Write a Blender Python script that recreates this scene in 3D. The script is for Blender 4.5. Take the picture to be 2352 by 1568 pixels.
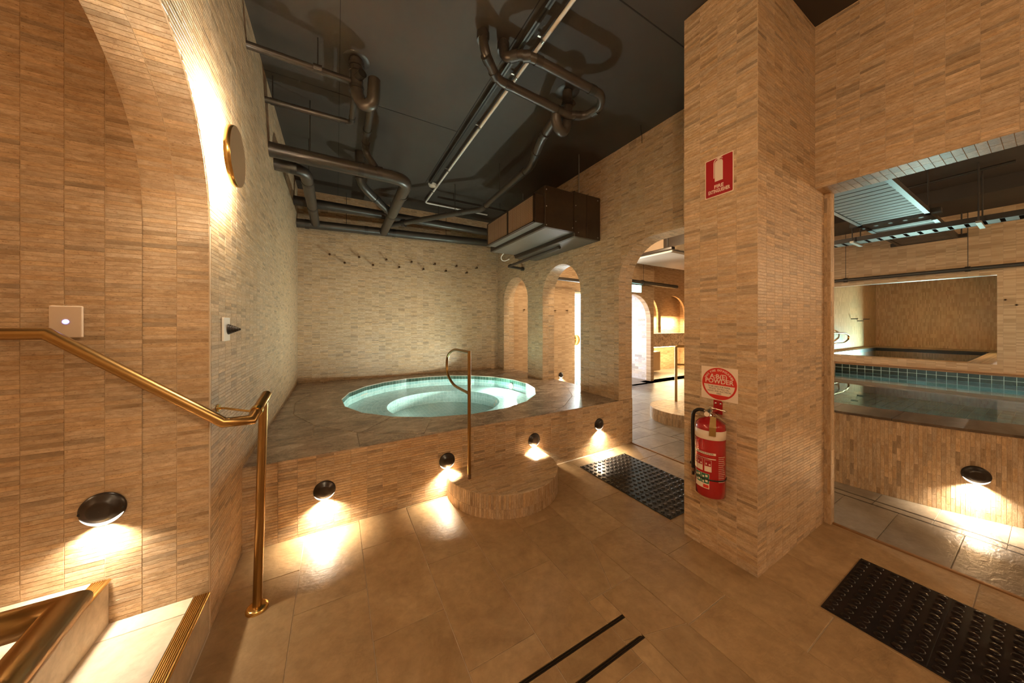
import bpy, bmesh, math, random
from mathutils import Vector, Matrix
from mathutils.geometry import delaunay_2d_cdt
random.seed(7)
for o in list(bpy.data.objects):
    bpy.data.objects.remove(o, do_unlink=True)
scene = bpy.context.scene
COL = scene.collection
PI = math.pi

# ------------------------------------------------------------------ camera
F_PX, YAW, Y_HOR, CAM_H = 711.17, -0.516131, 745.48, 1.35
cam_d = bpy.data.cameras.new('camera')
cam_d.sensor_width = 36.0
cam_d.sensor_fit = 'HORIZONTAL'
cam_d.lens = F_PX / 2352 * 36.0
cam_d.shift_y = -(784 - Y_HOR) / 2352
cam_d.clip_start = 0.02
cam = bpy.data.objects.new('camera', cam_d)
COL.objects.link(cam)
cam.location = (0, 0, CAM_H)
cam.rotation_euler = (PI / 2, 0, YAW)
scene.camera = cam

# ------------------------------------------------------------------ world, exposure
world = bpy.data.worlds.new('world')
scene.world = world
world.use_nodes = True
world.node_tree.nodes['Background'].inputs[0].default_value = (1.0, 0.74, 0.47, 1)
world.node_tree.nodes['Background'].inputs[1].default_value = 0.02
vs = scene.view_settings
vs.view_transform = 'Standard'
vs.look = 'None'
vs.gamma = 1.0
vs.use_curve_mapping = False
vs.exposure = 1.6
scene.cycles.adaptive_threshold = 0.03
scene.cycles.max_bounces = 7
scene.cycles.diffuse_bounces = 4
scene.cycles.glossy_bounces = 3
scene.cycles.transmission_bounces = 2
scene.cycles.transparent_max_bounces = 6
scene.cycles.caustics_reflective = False
scene.cycles.caustics_refractive = False

WARM = (1.0, 0.74, 0.46)
WARMW = (1.0, 0.85, 0.63)
COOL = (1.0, 0.98, 0.86)


def lamp(name, kind, loc, energy, color, parent=None, size=0.1, aim=None, spread=PI, shape='DISK', spot=None, size_y=None):
    d = bpy.data.lights.new(name, kind)
    d.energy = energy
    d.color = color
    if kind == 'AREA':
        d.shape = shape
        d.size = size
        if size_y:
            d.shape = 'RECTANGLE'
            d.size_y = size_y
        d.spread = spread
    elif kind == 'SPOT':
        d.shadow_soft_size = size
        d.spot_size = spot
        d.spot_blend = 0.6
    else:
        d.shadow_soft_size = size
    o = bpy.data.objects.new(name, d)
    COL.objects.link(o)
    o.location = loc
    if aim is not None:
        o.rotation_euler = Vector(aim).to_track_quat('-Z', 'Y').to_euler()
    if parent:
        o.parent = parent
    return o


# ------------------------------------------------------------------ geometry constants (metres, camera above the origin)
XB = -0.485      # left wall
YA = 1.845       # stair wall
YC = 5.40        # wall behind the hot tub
XD, XD2 = 2.745, 2.96   # arcade wall: face and back
ZC = 3.31        # ceiling
ZD = 0.503       # hot tub deck
PX0, PY0, PY1 = 1.954, 0.790, 1.190   # pillar
TU, TV, TG, TT = 0.1005, 0.0172, 0.0013, 0.0015   # mosaic strip: pitch, joint, relief

_c, _s = math.cos(YAW), math.sin(YAW)


def project(p):
    r = p[0] * _c + p[1] * _s
    f = -p[0] * _s + p[1] * _c
    if f < 0.05:
        return None
    return 1176 + F_PX * r / f, Y_HOR - F_PX * (p[2] - CAM_H) / f, f


# ------------------------------------------------------------------ materials
def new_mat(name):
    m = bpy.data.materials.new(name)
    m.use_nodes = True
    nt = m.node_tree
    b = nt.nodes['Principled BSDF']
    return m, nt, b


def N(nt, typ, **kw):
    n = nt.nodes.new(typ)
    for k, v in kw.items():
        if k in n.inputs:
            n.inputs[k].default_value = v
        else:
            setattr(n, k, v)
    return n


def math_n(nt, op, a, b=None, clamp=False):
    n = nt.nodes.new('ShaderNodeMath')
    n.operation = op
    n.use_clamp = clamp
    for i, x in enumerate((a, b)):
        if x is None:
            continue
        if isinstance(x, (int, float)):
            n.inputs[i].default_value = x
        else:
            nt.links.new(x, n.inputs[i])
    return n.outputs[0]


def ramp(nt, fac, stops):
    n = nt.nodes.new('ShaderNodeValToRGB')
    e = n.color_ramp.elements
    while len(e) < len(stops):
        e.new(0.5)
    for el, (p, c) in zip(e, stops):
        el.position = p
        el.color = (c[0], c[1], c[2], 1)
    nt.links.new(fac, n.inputs[0])
    return n.outputs[0]


def mulc(nt, a, b, fac=1.0, blend='MULTIPLY'):
    n = nt.nodes.new('ShaderNodeMix')
    n.data_type = 'RGBA'
    n.blend_type = blend
    n.inputs[0].default_value = fac
    for i, x in ((6, a), (7, b)):
        if isinstance(x, tuple):
            n.inputs[i].default_value = (*x, 1)
        else:
            nt.links.new(x, n.inputs[i])
    return n.outputs[2]


def noise(nt, vec, scale, detail=4, rough=0.55, dist=0.0):
    n = N(nt, 'ShaderNodeTexNoise')
    n.inputs['Scale'].default_value = scale
    n.inputs['Detail'].default_value = detail
    n.inputs['Roughness'].default_value = rough
    n.inputs['Distortion'].default_value = dist
    nt.links.new(vec, n.inputs['Vector'])
    return n.outputs['Fac']


def pos_scaled(nt, sc, offs=None):
    g = N(nt, 'ShaderNodeNewGeometry')
    v = nt.nodes.new('ShaderNodeVectorMath')
    v.operation = 'MULTIPLY'
    nt.links.new(g.outputs['Position'], v.inputs[0])
    v.inputs[1].default_value = sc
    out = v.outputs[0]
    if offs is not None:
        a = nt.nodes.new('ShaderNodeVectorMath')
        a.operation = 'ADD'
        nt.links.new(out, a.inputs[0])
        nt.links.new(offs, a.inputs[1])
        out = a.outputs[0]
    return out


def bump(nt, b, h, strength, dist):
    n = N(nt, 'ShaderNodeBump')
    n.inputs['Strength'].default_value = strength
    n.inputs['Distance'].default_value = dist
    nt.links.new(h, n.inputs['Height'])
    nt.links.new(n.outputs[0], b.inputs['Normal'])


def tile_mat(name, sc, dark, mid, light, rough=0.42, bstr=0.22):
    """travertine strip: veins along the strip, its own tone from the tile's tint"""
    m, nt, b = new_mat(name)
    at = N(nt, 'ShaderNodeAttribute', attribute_name='tint')
    oi = N(nt, 'ShaderNodeObjectInfo')
    t = math_n(nt, 'MULTIPLY', at.outputs['Fac'], oi.outputs['Color'])
    off = math_n(nt, 'MULTIPLY', t, 311.7)
    v = pos_scaled(nt, sc, off)
    n1 = noise(nt, v, 1.0, 3, 0.62, 0.6)
    col = ramp(nt, n1, [(0.30, dark), (0.50, mid), (0.68, light)])
    v2 = pos_scaled(nt, tuple(x * 3.1 for x in sc), off)
    n2 = noise(nt, v2, 1.0, 2, 0.7)
    col = mulc(nt, col, ramp(nt, n2, [(0.35, (0.86, 0.84, 0.80)), (0.6, (1.05, 1.04, 1.02))]))
    v4 = pos_scaled(nt, tuple(x * 7.0 for x in sc), off)
    n4 = noise(nt, v4, 1.0, 1, 0.6)
    col = mulc(nt, col, ramp(nt, n4, [(0.27, (0.55, 0.48, 0.42)), (0.36, (1, 1, 1))]))
    hue = ramp(nt, math_n(nt, 'FRACT', math_n(nt, 'MULTIPLY', t, 97.3)), [(0.0, (1.0, 0.95, 0.86)), (0.5, (1.0, 1.0, 1.0)), (1.0, (0.97, 1.01, 1.08))])
    col = mulc(nt, col, hue)
    col = mulc(nt, col, t)
    nt.links.new(col, b.inputs['Base Color'])
    b.inputs['Roughness'].default_value = rough
    b.inputs['Specular IOR Level'].default_value = 0.45
    v3 = pos_scaled(nt, (140, 140, 140))
    n3 = noise(nt, v3, 1.0, 1, 0.6)
    pit = ramp(nt, n3, [(0.30, (0, 0, 0)), (0.46, (1, 1, 1))])
    h = math_n(nt, 'ADD', math_n(nt, 'MULTIPLY', pit, 0.7), math_n(nt, 'MULTIPLY', n1, 0.8))
    bump(nt, b, h, bstr, 0.0016)
    return m


TD, TM, TL = (0.45, 0.305, 0.180), (0.54, 0.388, 0.245), (0.64, 0.488, 0.330)
M = {}
M['tile_h'] = tile_mat('travertine_strip', (16, 16, 48), TD, TM, TL)
M['tile_v'] = tile_mat('travertine_strip_upright', (48, 48, 16), TD, TM, TL)
M['tile_t'] = tile_mat('travertine_strip_tread', (16, 48, 16), TD, TM, TL, 0.3)


def simple(name, col, rough=0.5, metal=0.0, spec=0.5, nscale=None, ncol=None, bstr=0.0, bscale=80.0, bdist=0.002, coat=0.0):
    m, nt, b = new_mat(name)
    if nscale:
        v = pos_scaled(nt, (1, 1, 1))
        n = noise(nt, v, nscale, 5, 0.6)
        c = ramp(nt, n, [(0.3, col), (0.7, ncol)])
        nt.links.new(c, b.inputs['Base Color'])
    else:
        b.inputs['Base Color'].default_value = (*col, 1)
    b.inputs['Roughness'].default_value = rough
    b.inputs['Metallic'].default_value = metal
    b.inputs['Specular IOR Level'].default_value = spec
    if coat:
        b.inputs['Coat Weight'].default_value = coat
        b.inputs['Coat Roughness'].default_value = 0.08
    if bstr:
        v = pos_scaled(nt, (1, 1, 1))
        bump(nt, b, noise(nt, v, bscale, 4, 0.6), bstr, bdist)
    return m


M['grout'] = simple('grout', (0.68, 0.53, 0.37), 0.85, spec=0.2, nscale=30, ncol=(0.58, 0.44, 0.30))
M['grout_pale'] = simple('floor_grout', (0.66, 0.53, 0.39), 0.85, spec=0.2)
M['plaster'] = simple('plaster', (0.48, 0.36, 0.25), 0.8, nscale=3, ncol=(0.42, 0.31, 0.21))


def stone(name, cols, scale, rough, stretch=(1, 1, 1), bstr=0.35, bscale=14, bdist=0.006, vein=None):
    m, nt, b = new_mat(name)
    oi = N(nt, 'ShaderNodeObjectInfo')
    off = math_n(nt, 'MULTIPLY', oi.outputs['Random'], 57.0)
    v = pos_scaled(nt, stretch, off)
    n1 = noise(nt, v, scale, 5, 0.62, 0.8)
    c = ramp(nt, n1, cols)
    n2 = noise(nt, v, scale * 7, 3, 0.7, 0.3)
    c = mulc(nt, c, ramp(nt, n2, [(0.3, (0.82, 0.80, 0.77)), (0.65, (1.06, 1.05, 1.04))]))
    if vein:
        n4 = noise(nt, v, scale * 1.6, 5, 0.7, 2.0)
        w = ramp(nt, math_n(nt, 'ABSOLUTE', math_n(nt, 'SUBTRACT', n4, 0.5)), [(0.0, vein), (0.035, (1, 1, 1))])
        c = mulc(nt, c, w, 0.8)
    tv = math_n(nt, 'ADD', math_n(nt, 'MULTIPLY', oi.outputs['Random'], 0.16), 0.92)
    c = mulc(nt, c, tv)
    nt.links.new(c, b.inputs['Base Color'])
    b.inputs['Roughness'].default_value = rough
    v2 = pos_scaled(nt, (1, 1.9, 1))
    h = math_n(nt, 'ADD', noise(nt, v2, bscale, 3, 0.5, 0.5), math_n(nt, 'MULTIPLY', n2, 0.12))
    bump(nt, b, h, bstr, bdist)
    return m


M['floor'] = stone('limestone_floor', [(0.30, (0.30, 0.190, 0.092)), (0.5, (0.38, 0.252, 0.130)), (0.72, (0.45, 0.312, 0.172))], 2.6, 0.46, bstr=0.6, bscale=24, bdist=0.005)
M['tread'] = stone('limestone_tread', [(0.30, (0.50, 0.405, 0.29)), (0.5, (0.60, 0.495, 0.375)), (0.72, (0.66, 0.56, 0.44))], 3.0, 0.5, bstr=0.2, bscale=22, bdist=0.003)
M['deck'] = stone('brown_stone_deck', [(0.28, (0.16, 0.108, 0.072)), (0.46, (0.34, 0.25, 0.178)), (0.56, (0.43, 0.33, 0.245)), (0.70, (0.66, 0.53, 0.41))], 4.6, 0.27, stretch=(0.9, 1.7, 1), bstr=0.3, bscale=16, bdist=0.003, vein=(0.35, 0.3, 0.25))
M['deck_dark'] = stone('dark_coping_stone', [(0.28, (0.06, 0.042, 0.028)), (0.5, (0.105, 0.075, 0.052)), (0.72, (0.17, 0.128, 0.092))], 3.2, 0.4, stretch=(0.8, 2.6, 1), bstr=0.2, bscale=16, bdist=0.003)
M['hall_floor'] = stone('grey_brown_floor', [(0.3, (0.17, 0.135, 0.10)), (0.55, (0.25, 0.205, 0.155)), (0.75, (0.32, 0.265, 0.205))], 2.2, 0.36, bstr=0.5, bscale=20, bdist=0.006)
M['marble'] = stone('veined_marble', [(0.3, (0.52, 0.42, 0.33)), (0.7, (0.68, 0.57, 0.47))], 2.0, 0.2, bstr=0.0, vein=(0.12, 0.08, 0.05))
M['brass'] = simple('brushed_brass', (0.36, 0.210, 0.074), 0.32, 1.0, nscale=6, ncol=(0.41, 0.245, 0.09))
M['brass_bright'] = simple('polished_brass', (0.72, 0.47, 0.16), 0.22, 1.0)
M['bronze'] = simple('bronze_face', (0.27, 0.165, 0.09), 0.45, 0.7)
M['disc'] = simple('brushed_disc_face', (0.46, 0.30, 0.17), 0.5, 0.35)
M['rung'] = simple('dull_galvanised', (0.11, 0.095, 0.078), 0.55, 0.3)
M['chrome'] = simple('chrome', (0.75, 0.73, 0.69), 0.12, 1.0)
M['steel'] = simple('galvanised_steel', (0.42, 0.41, 0.38), 0.38, 0.9, nscale=9, ncol=(0.5, 0.49, 0.46))
M['black'] = simple('black_lacquer', (0.018, 0.012, 0.009), 0.28, 0.0, nscale=15, ncol=(0.028, 0.018, 0.013))
M['hole'] = simple('screw_hole_black', (0.003, 0.003, 0.003), 0.7)
M['pipe'] = simple('dark_painted_pipe', (0.040, 0.032, 0.025), 0.36, 0.0, nscale=5, ncol=(0.055, 0.045, 0.036))
M['pipe_ring'] = simple('dark_pipe_collar', (0.030, 0.024, 0.019), 0.45)
M['ceiling'] = simple('dark_painted_soffit', (0.040, 0.031, 0.024), 0.66, nscale=1.6, ncol=(0.052, 0.041, 0.032), bstr=0.15, bscale=40)
M['ceil_joint'] = simple('soffit_joint', (0.012, 0.010, 0.008), 0.9)
M['ac_dark'] = simple('dark_brown_ductwork', (0.030, 0.018, 0.010), 0.36, nscale=22, ncol=(0.042, 0.026, 0.015))
M['ac_base'] = simple('duct_underside', (0.115, 0.10, 0.082), 0.42, nscale=3, ncol=(0.14, 0.12, 0.10))
M['white'] = simple('white_plastic', (0.84, 0.80, 0.74), 0.35)
M['plate'] = simple('cream_switch_plate', (0.70, 0.56, 0.43), 0.32)
M['red'] = simple('red_enamel', (0.40, 0.012, 0.014), 0.22, coat=0.5)
M['sign_red'] = simple('sign_red', (0.36, 0.008, 0.014), 0.35)
M['sign_red2'] = simple('sign_bright_red', (0.62, 0.022, 0.014), 0.35)
M['sign_white'] = simple('sign_white', (0.80, 0.66, 0.53), 0.35)
M['print_dark'] = simple('sign_dark_print', (0.10, 0.055, 0.035), 0.5)
M['print_green'] = simple('label_green', (0.012, 0.125, 0.06), 0.3)
M['tag'] = simple('brass_tag', (0.34, 0.20, 0.055), 0.4, 0.3)
M['rubber'] = simple('black_rubber', (0.016, 0.013, 0.011), 0.30, spec=0.35, nscale=20, ncol=(0.024, 0.02, 0.017))
M['rubber2'] = simple('black_rubber_wet', (0.009, 0.006, 0.005), 0.30, spec=0.25, nscale=20, ncol=(0.017, 0.010, 0.009))
M['slot'] = simple('drain_slot', (0.012, 0.008, 0.006), 0.4)
M['slot_rail'] = simple('drain_rail', (0.10, 0.065, 0.04), 0.35, 0.8)
M['oak'] = simple('oak_joinery', (0.52, 0.36, 0.20), 0.5, nscale=4, ncol=(0.58, 0.42, 0.25))
M['wood_strip'] = simple('timber_threshold', (0.24, 0.115, 0.040), 0.42, nscale=12, ncol=(0.30, 0.15, 0.055))
M['white_tile'] = tile_mat('pale_tile', (9, 9, 60), (0.62, 0.57, 0.55), (0.72, 0.67, 0.65), (0.78, 0.74, 0.72), 0.4, 0.3)


def pool_tile(name, c1, c2, grout, sx, sy, rough=0.2):
    """small square glazed tiles from the UV map (metres)"""
    m, nt, b = new_mat(name)
    uv = N(nt, 'ShaderNodeUVMap')
    br = N(nt, 'ShaderNodeTexBrick', offset=0.0, squash=1.0)
    nt.links.new(uv.outputs[0], br.inputs['Vector'])
    br.inputs['Color1'].default_value = (*c1, 1)
    br.inputs['Color2'].default_value = (*c2, 1)
    br.inputs['Mortar'].default_value = (*grout, 1)
    br.inputs['Scale'].default_value = 1.0
    br.inputs['Mortar Size'].default_value = 0.0022
    br.inputs['Mortar Smooth'].default_value = 0.1
    br.inputs['Brick Width'].default_value = sx
    br.inputs['Row Height'].default_value = sy
    v = pos_scaled(nt, (1, 1, 1))
    c = mulc(nt, br.outputs['Color'], ramp(nt, noise(nt, v, 45, 4), [(0.3, (0.8, 0.82, 0.8)), (0.65, (1.05, 1.05, 1.05))]))
    nt.links.new(c, b.inputs['Base Color'])
    b.inputs['Roughness'].default_value = rough
    bump(nt, b, math_n(nt, 'SUBTRACT', 1.0, br.outputs['Fac']), 0.4, 0.002)
    return m


M['pool_tile'] = pool_tile('pale_green_pool_tile', (0.33, 0.54, 0.51), (0.43, 0.64, 0.61), (0.60, 0.76, 0.73), 0.052, 0.052)
M['pool_band'] = pool_tile('dark_green_waterline_tile', (0.06, 0.14, 0.105), (0.11, 0.205, 0.16), (0.34, 0.42, 0.37), 0.052, 0.052)
M['pool_solid'] = tile_mat('teal_pool_tile', (30, 30, 30), (0.28, 0.54, 0.54), (0.34, 0.62, 0.61), (0.42, 0.68, 0.66), 0.25, 0.15)
M['pool_dark'] = tile_mat('bottle_green_pool_tile', (30, 30, 30), (0.004, 0.017, 0.013), (0.007, 0.025, 0.019), (0.012, 0.036, 0.028), 0.3, 0.15)
M['pool_grout'] = simple('pool_grout', (0.62, 0.80, 0.77), 0.7)


def wall_far(name, axis_u, upright=False):
    """far mosaic walls: pieces too small in view to pick apart"""
    m, nt, b = new_mat(name)
    g = N(nt, 'ShaderNodeNewGeometry')
    sp = N(nt, 'ShaderNodeSeparateXYZ')
    nt.links.new(g.outputs['Position'], sp.inputs[0])
    cb = N(nt, 'ShaderNodeCombineXYZ')
    a, z = sp.outputs[axis_u], sp.outputs[2]
    if upright:
        a, z = z, a
    nt.links.new(a, cb.inputs[0])
    nt.links.new(z, cb.inputs[1])
    br = N(nt, 'ShaderNodeTexBrick', offset=0.0, squash=1.0)
    nt.links.new(cb.outputs[0], br.inputs['Vector'])
    br.inputs['Color1'].default_value = (0.40, 0.26, 0.135, 1)
    br.inputs['Color2'].default_value = (0.58, 0.405, 0.24, 1)
    br.inputs['Mortar'].default_value = (0.42, 0.30, 0.19, 1)
    br.inputs['Scale'].default_value = 1.0
    br.inputs['Mortar Size'].default_value = 0.0012
    br.inputs['Brick Width'].default_value = TU
    br.inputs['Row Height'].default_value = TV * 1.25
    nt.links.new(br.outputs['Color'], b.inputs['Base Color'])
    b.inputs['Roughness'].default_value = 0.5
    bump(nt, b, math_n(nt, 'SUBTRACT', 1.0, br.outputs['Fac']), 0.5, 0.002)
    return m


M['far_x'] = wall_far('mosaic_far_x', 0)
M['far_y'] = wall_far('mosaic_far_y', 1)
M['far_yv'] = wall_far('mosaic_far_upright_y', 1, True)
M['far_xv'] = wall_far('mosaic_far_upright_x', 0, True)


def emit(name, col, strength, base=(0.8, 0.8, 0.8)):
    m, nt, b = new_mat(name)
    b.inputs['Base Color'].default_value = (*base, 1)
    b.inputs['Emission Color'].default_value = (*col, 1)
    b.inputs['Emission Strength'].default_value = strength
    b.inputs['Roughness'].default_value = 0.4
    return m


M['lens'] = emit('lamp_lens', (1.0, 0.86, 0.70), 0.55, (0.7, 0.65, 0.6))
M['led_blue'] = emit('blue_led', (0.12, 0.16, 1.0), 1.6)
M['led_white'] = emit('led_core', (0.55, 0.62, 1.0), 0.9)
M['led_strip'] = emit('warm_led_strip', (1.0, 0.72, 0.36), 14.0)
M['exit'] = emit('exit_panel', (0.55, 1.0, 0.92), 3.0)
M['exit_green'] = emit('exit_green', (0.05, 0.6, 0.42), 1.2, (0.02, 0.3, 0.2))
M['halo'] = emit('sconce_diffuser', (1.0, 0.80, 0.52), 9.0)
M['pool_lamp'] = emit('pool_lamp_lens', (0.85, 1.0, 0.95), 14.0)


def water_mat(name, tint, bsc=2.2, bstr=0.02):
    m, nt, b = new_mat(name)
    nt.nodes.remove(b)
    out = nt.nodes['Material Output']
    tr = N(nt, 'ShaderNodeBsdfTransparent')
    tr.inputs[0].default_value = (*tint, 1)
    gl = N(nt, 'ShaderNodeBsdfGlossy')
    gl.inputs['Roughness'].default_value = 0.02
    fr = N(nt, 'ShaderNodeFresnel')
    fr.inputs[0].default_value = 1.33
    mx = N(nt, 'ShaderNodeMixShader')
    v = pos_scaled(nt, (1, 1, 1))
    bp = N(nt, 'ShaderNodeBump')
    bp.inputs['Strength'].default_value = bstr
    bp.inputs['Distance'].default_value = 0.05
    nt.links.new(noise(nt, v, bsc, 2), bp.inputs['Height'])
    nt.links.new(bp.outputs[0], gl.inputs['Normal'])
    nt.links.new(bp.outputs[0], fr.inputs['Normal'])
    nt.links.new(fr.outputs[0], mx.inputs[0])
    nt.links.new(tr.outputs[0], mx.inputs[1])
    nt.links.new(gl.outputs[0], mx.inputs[2])
    nt.links.new(mx.outputs[0], out.inputs['Surface'])
    return m


M['water'] = water_mat('clear_water', (0.86, 0.97, 0.955))
M['water2'] = water_mat('teal_water', (0.62, 0.93, 0.93))


def glass_door_mat():
    m, nt, b = new_mat('frosted_glass_daylight')
    v = pos_scaled(nt, (14, 14, 9))
    n = noise(nt, v, 1.0, 4, 0.6, 1.5)
    c = ramp(nt, n, [(0.40, (0.10, 0.42, 0.40)), (0.50, (0.80, 0.98, 0.98)), (0.6, (0.95, 1.0, 1.0))])
    nt.links.new(c, b.inputs['Emission Color'])
    b.inputs['Emission Strength'].default_value = 1.6
    nt.links.new(c, b.inputs['Base Color'])
    return m


M['glass_door'] = glass_door_mat()

# ------------------------------------------------------------------ object helpers


def tag(o, label=None, cat=None, group=None, kind=None):
    if label:
        o['label'] = label
    if cat:
        o['category'] = cat
    if group:
        o['group'] = group
    if kind:
        o['kind'] = kind
    return o


def thing(name, label, cat, loc=(0, 0, 0), group=None):
    o = bpy.data.objects.new(name, None)
    o.empty_display_size = 0.1
    COL.objects.link(o)
    o.location = loc
    return tag(o, label, cat, group)


def link(name, me, mat=None, parent=None, loc=None):
    o = bpy.data.objects.new(name, me)
    COL.objects.link(o)
    if mat is not None and len(me.materials) == 0:
        me.materials.append(M[mat] if isinstance(mat, str) else mat)
    if parent is not None:
        o.parent = parent
    if loc is not None:
        o.location = loc
    return o


class MB:
    """collects shapes, builds ONE mesh; coordinates are in the parent's frame (off is subtracted)"""

    def __init__(self, off=(0, 0, 0)):
        self.v, self.f, self.uv, self.sm, self.off = [], [], None, [], Vector(off)

    def add(self, vs_, fs, smooth=False):
        k = len(self.v)
        self.v += [Vector(a) - self.off for a in vs_]
        self.f += [tuple(k + i for i in f) for f in fs]
        self.sm += [smooth] * len(fs)

    def box(self, x0, x1, y0, y1, z0, z1):
        self.add([(x0, y0, z0), (x1, y0, z0), (x1, y1, z0), (x0, y1, z0), (x0, y0, z1), (x1, y0, z1), (x1, y1, z1), (x0, y1, z1)],
                 [(3, 2, 1, 0), (4, 5, 6, 7), (0, 1, 5, 4), (1, 2, 6, 5), (2, 3, 7, 6), (3, 0, 4, 7)])
        return self

    def tube(self, pts, r, seg=16, bend=0.0, cap=True, nb=5):
        pts = [Vector(p) for p in pts]
        if bend:
            q = [pts[0]]
            for a, p, c in zip(pts, pts[1:], pts[2:]):
                d1, d2 = (a - p), (c - p)
                t = min(bend, d1.length * 0.49, d2.length * 0.49)
                s, e = p + d1.normalized() * t, p + d2.normalized() * t
                for i in range(nb + 1):
                    w = i / nb
                    q.append(s * (1 - w) ** 2 + p * 2 * w * (1 - w) + e * w * w)
            q.append(pts[-1])
            pts = q
        rr = r if isinstance(r, (list, tuple)) else [r] * len(pts)
        tang = []
        for i in range(len(pts)):
            a = pts[max(i - 1, 0)]
            b = pts[min(i + 1, len(pts) - 1)]
            if 0 < i < len(pts) - 1:
                t = (pts[i] - a).normalized() + (b - pts[i]).normalized()
            else:
                t = b - a
            tang.append(t.normalized() if t.length > 1e-9 else Vector((0, 0, 1)))
        up = Vector((0, 0, 1)) if abs(tang[0].z) < 0.9 else Vector((1, 0, 0))
        nrm = tang[0].cross(up).normalized()
        vs_ = []
        for i, p in enumerate(pts):
            if i:
                ax = tang[i - 1].cross(tang[i])
                if ax.length > 1e-8:
                    nrm = Matrix.Rotation(tang[i - 1].angle(tang[i]), 3, ax.normalized()) @ nrm
            bn = tang[i].cross(nrm).normalized()
            k = 1.0
            if 0 < i < len(pts) - 1 and not bend:
                k = 1.0 / max(0.5, math.cos((pts[i] - pts[i - 1]).angle(pts[i + 1] - pts[i]) / 2))
            for j in range(seg):
                a = 2 * PI * j / seg
                off = nrm * math.cos(a) + bn * math.sin(a)
                if k > 1.0:
                    bis = ((pts[i] - pts[i - 1]).normalized() - (pts[i + 1] - pts[i]).normalized())
                    if bis.length > 1e-8:
                        bis.normalize()
                        off = off + bis * (off.dot(bis)) * (k - 1)
                vs_.append(p + off * rr[i])
        fs = []
        for i in range(len(pts) - 1):
            for j in range(seg):
                a, b = i * seg + j, i * seg + (j + 1) % seg
                fs.append((a, b, b + seg, a + seg))
        self.add(vs_, fs, True)
        if cap:
            n = len(pts) - 1
            self.add(vs_[:seg], [tuple(range(seg))[::-1]])
            self.add(vs_[n * seg:], [tuple(range(seg))])
        return self

    def lathe(self, prof, seg=32, M4=None, smooth=True, a0=0.0, a1=2 * PI):
        """profile (r, h) about local z"""
        M4 = M4 or Matrix.Identity(4)
        full = abs(a1 - a0 - 2 * PI) < 1e-6
        ns = seg if full else seg + 1
        vs_ = []
        for r, h in prof:
            for j in range(ns):
                a = a0 + (a1 - a0) * j / seg
                vs_.append(M4 @ Vector((r * math.cos(a), r * math.sin(a), h)))
        fs = []
        for i in range(len(prof) - 1):
            for j in range(seg):
                b = (j + 1) % ns
                fs.append((i * ns + j, i * ns + b, (i + 1) * ns + b, (i + 1) * ns + j))
        self.add(vs_, fs, smooth)
        return self

    def mesh(self, name):
        me = bpy.data.meshes.new(name)
        me.from_pydata(self.v, [], self.f)
        me.polygons.foreach_set('use_smooth', self.sm)
        me.update()
        return me

    def build(self, name, mat, parent=None, weld=False, loc=None):
        me = self.mesh(name)
        if weld:
            bm = bmesh.new()
            bm.from_mesh(me)
            bmesh.ops.remove_doubles(bm, verts=bm.verts, dist=1e-5)
            bmesh.ops.recalc_face_normals(bm, faces=bm.faces)
            bm.to_mesh(me)
            bm.free()
        return link(name, me, mat, parent, loc)


def bevel(o, w, seg=2):
    m = o.modifiers.new('bevel', 'BEVEL')
    m.width = w
    m.segments = seg
    m.limit_method = 'ANGLE'
    m.angle_limit = math.radians(40)
    return o


def inside(p, poly):
    c = False
    n = len(poly)
    for i in range(n):
        a, b = poly[i], poly[(i + 1) % n]
        if (a[1] > p[1]) != (b[1] > p[1]) and p[0] < (b[0] - a[0]) * (p[1] - a[1]) / (b[1] - a[1]) + a[0]:
            c = not c
    return c


def region(mb, outer, holes, P, d0, d1):
    """2-D region (outer polygon minus holes) extruded between offsets d0 and d1; P(u, v, d) -> point"""
    vs_, es = [], []
    for poly in [outer] + holes:
        k = len(vs_)
        vs_ += [Vector(p) for p in poly]
        es += [(k + i, k + (i + 1) % len(poly)) for i in range(len(poly))]
    ov, oe, of, _, _, _ = delaunay_2d_cdt(vs_, es, [], 0, 1e-6)
    keep = []
    for f in of:
        c = sum((ov[i] for i in f), Vector((0, 0))) / len(f)
        if inside(c, outer) and not any(inside(c, h) for h in holes):
            keep.append(tuple(f))
    n = len(ov)
    fs = [f for f in keep] + [tuple(i + n for i in f[::-1]) for f in keep]
    cnt = {}
    for f in keep:
        for i in range(len(f)):
            a, b = f[i], f[(i + 1) % len(f)]
            cnt[(a, b)] = 1
    for (a, b) in cnt:
        if (b, a) not in cnt:
            fs.append((b, a, a + n, b + n))
    vv = [P(p[0], p[1], d1) for p in ov] + [P(p[0], p[1], d0) for p in ov]
    used = sorted({i for f in fs for i in f})
    ix = {a: k for k, a in enumerate(used)}
    mb.add([vv[a] for a in used], [tuple(ix[i] for i in f) for f in fs])
    return mb


def arch_poly(u0, u1, vb, spring, seg=24):
    uc, r = (u0 + u1) / 2, (u1 - u0) / 2
    return [(u0, vb)] + [(uc - r * math.cos(PI * i / seg), spring + r * math.sin(PI * i / seg)) for i in range(seg + 1)] + [(u1, vb)]


def arch_block(u0, u1, spring):
    uc, r = (u0 + u1) / 2, (u1 - u0) / 2

    def f(v):
        if v <= spring:
            return (u0, u1)
        d = v - spring
        if d >= r:
            return None
        h = math.sqrt(r * r - d * d)
        return (uc - h, uc + h)
    return f


def tint():
    x = random.random()
    if x < 0.08:
        return random.uniform(0.58, 0.76)
    if x < 0.24:
        return random.uniform(0.78, 0.90)
    if x > 0.93:
        return random.uniform(1.06, 1.16)
    return random.uniform(0.90, 1.05)


_tile_cache = {}


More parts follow.
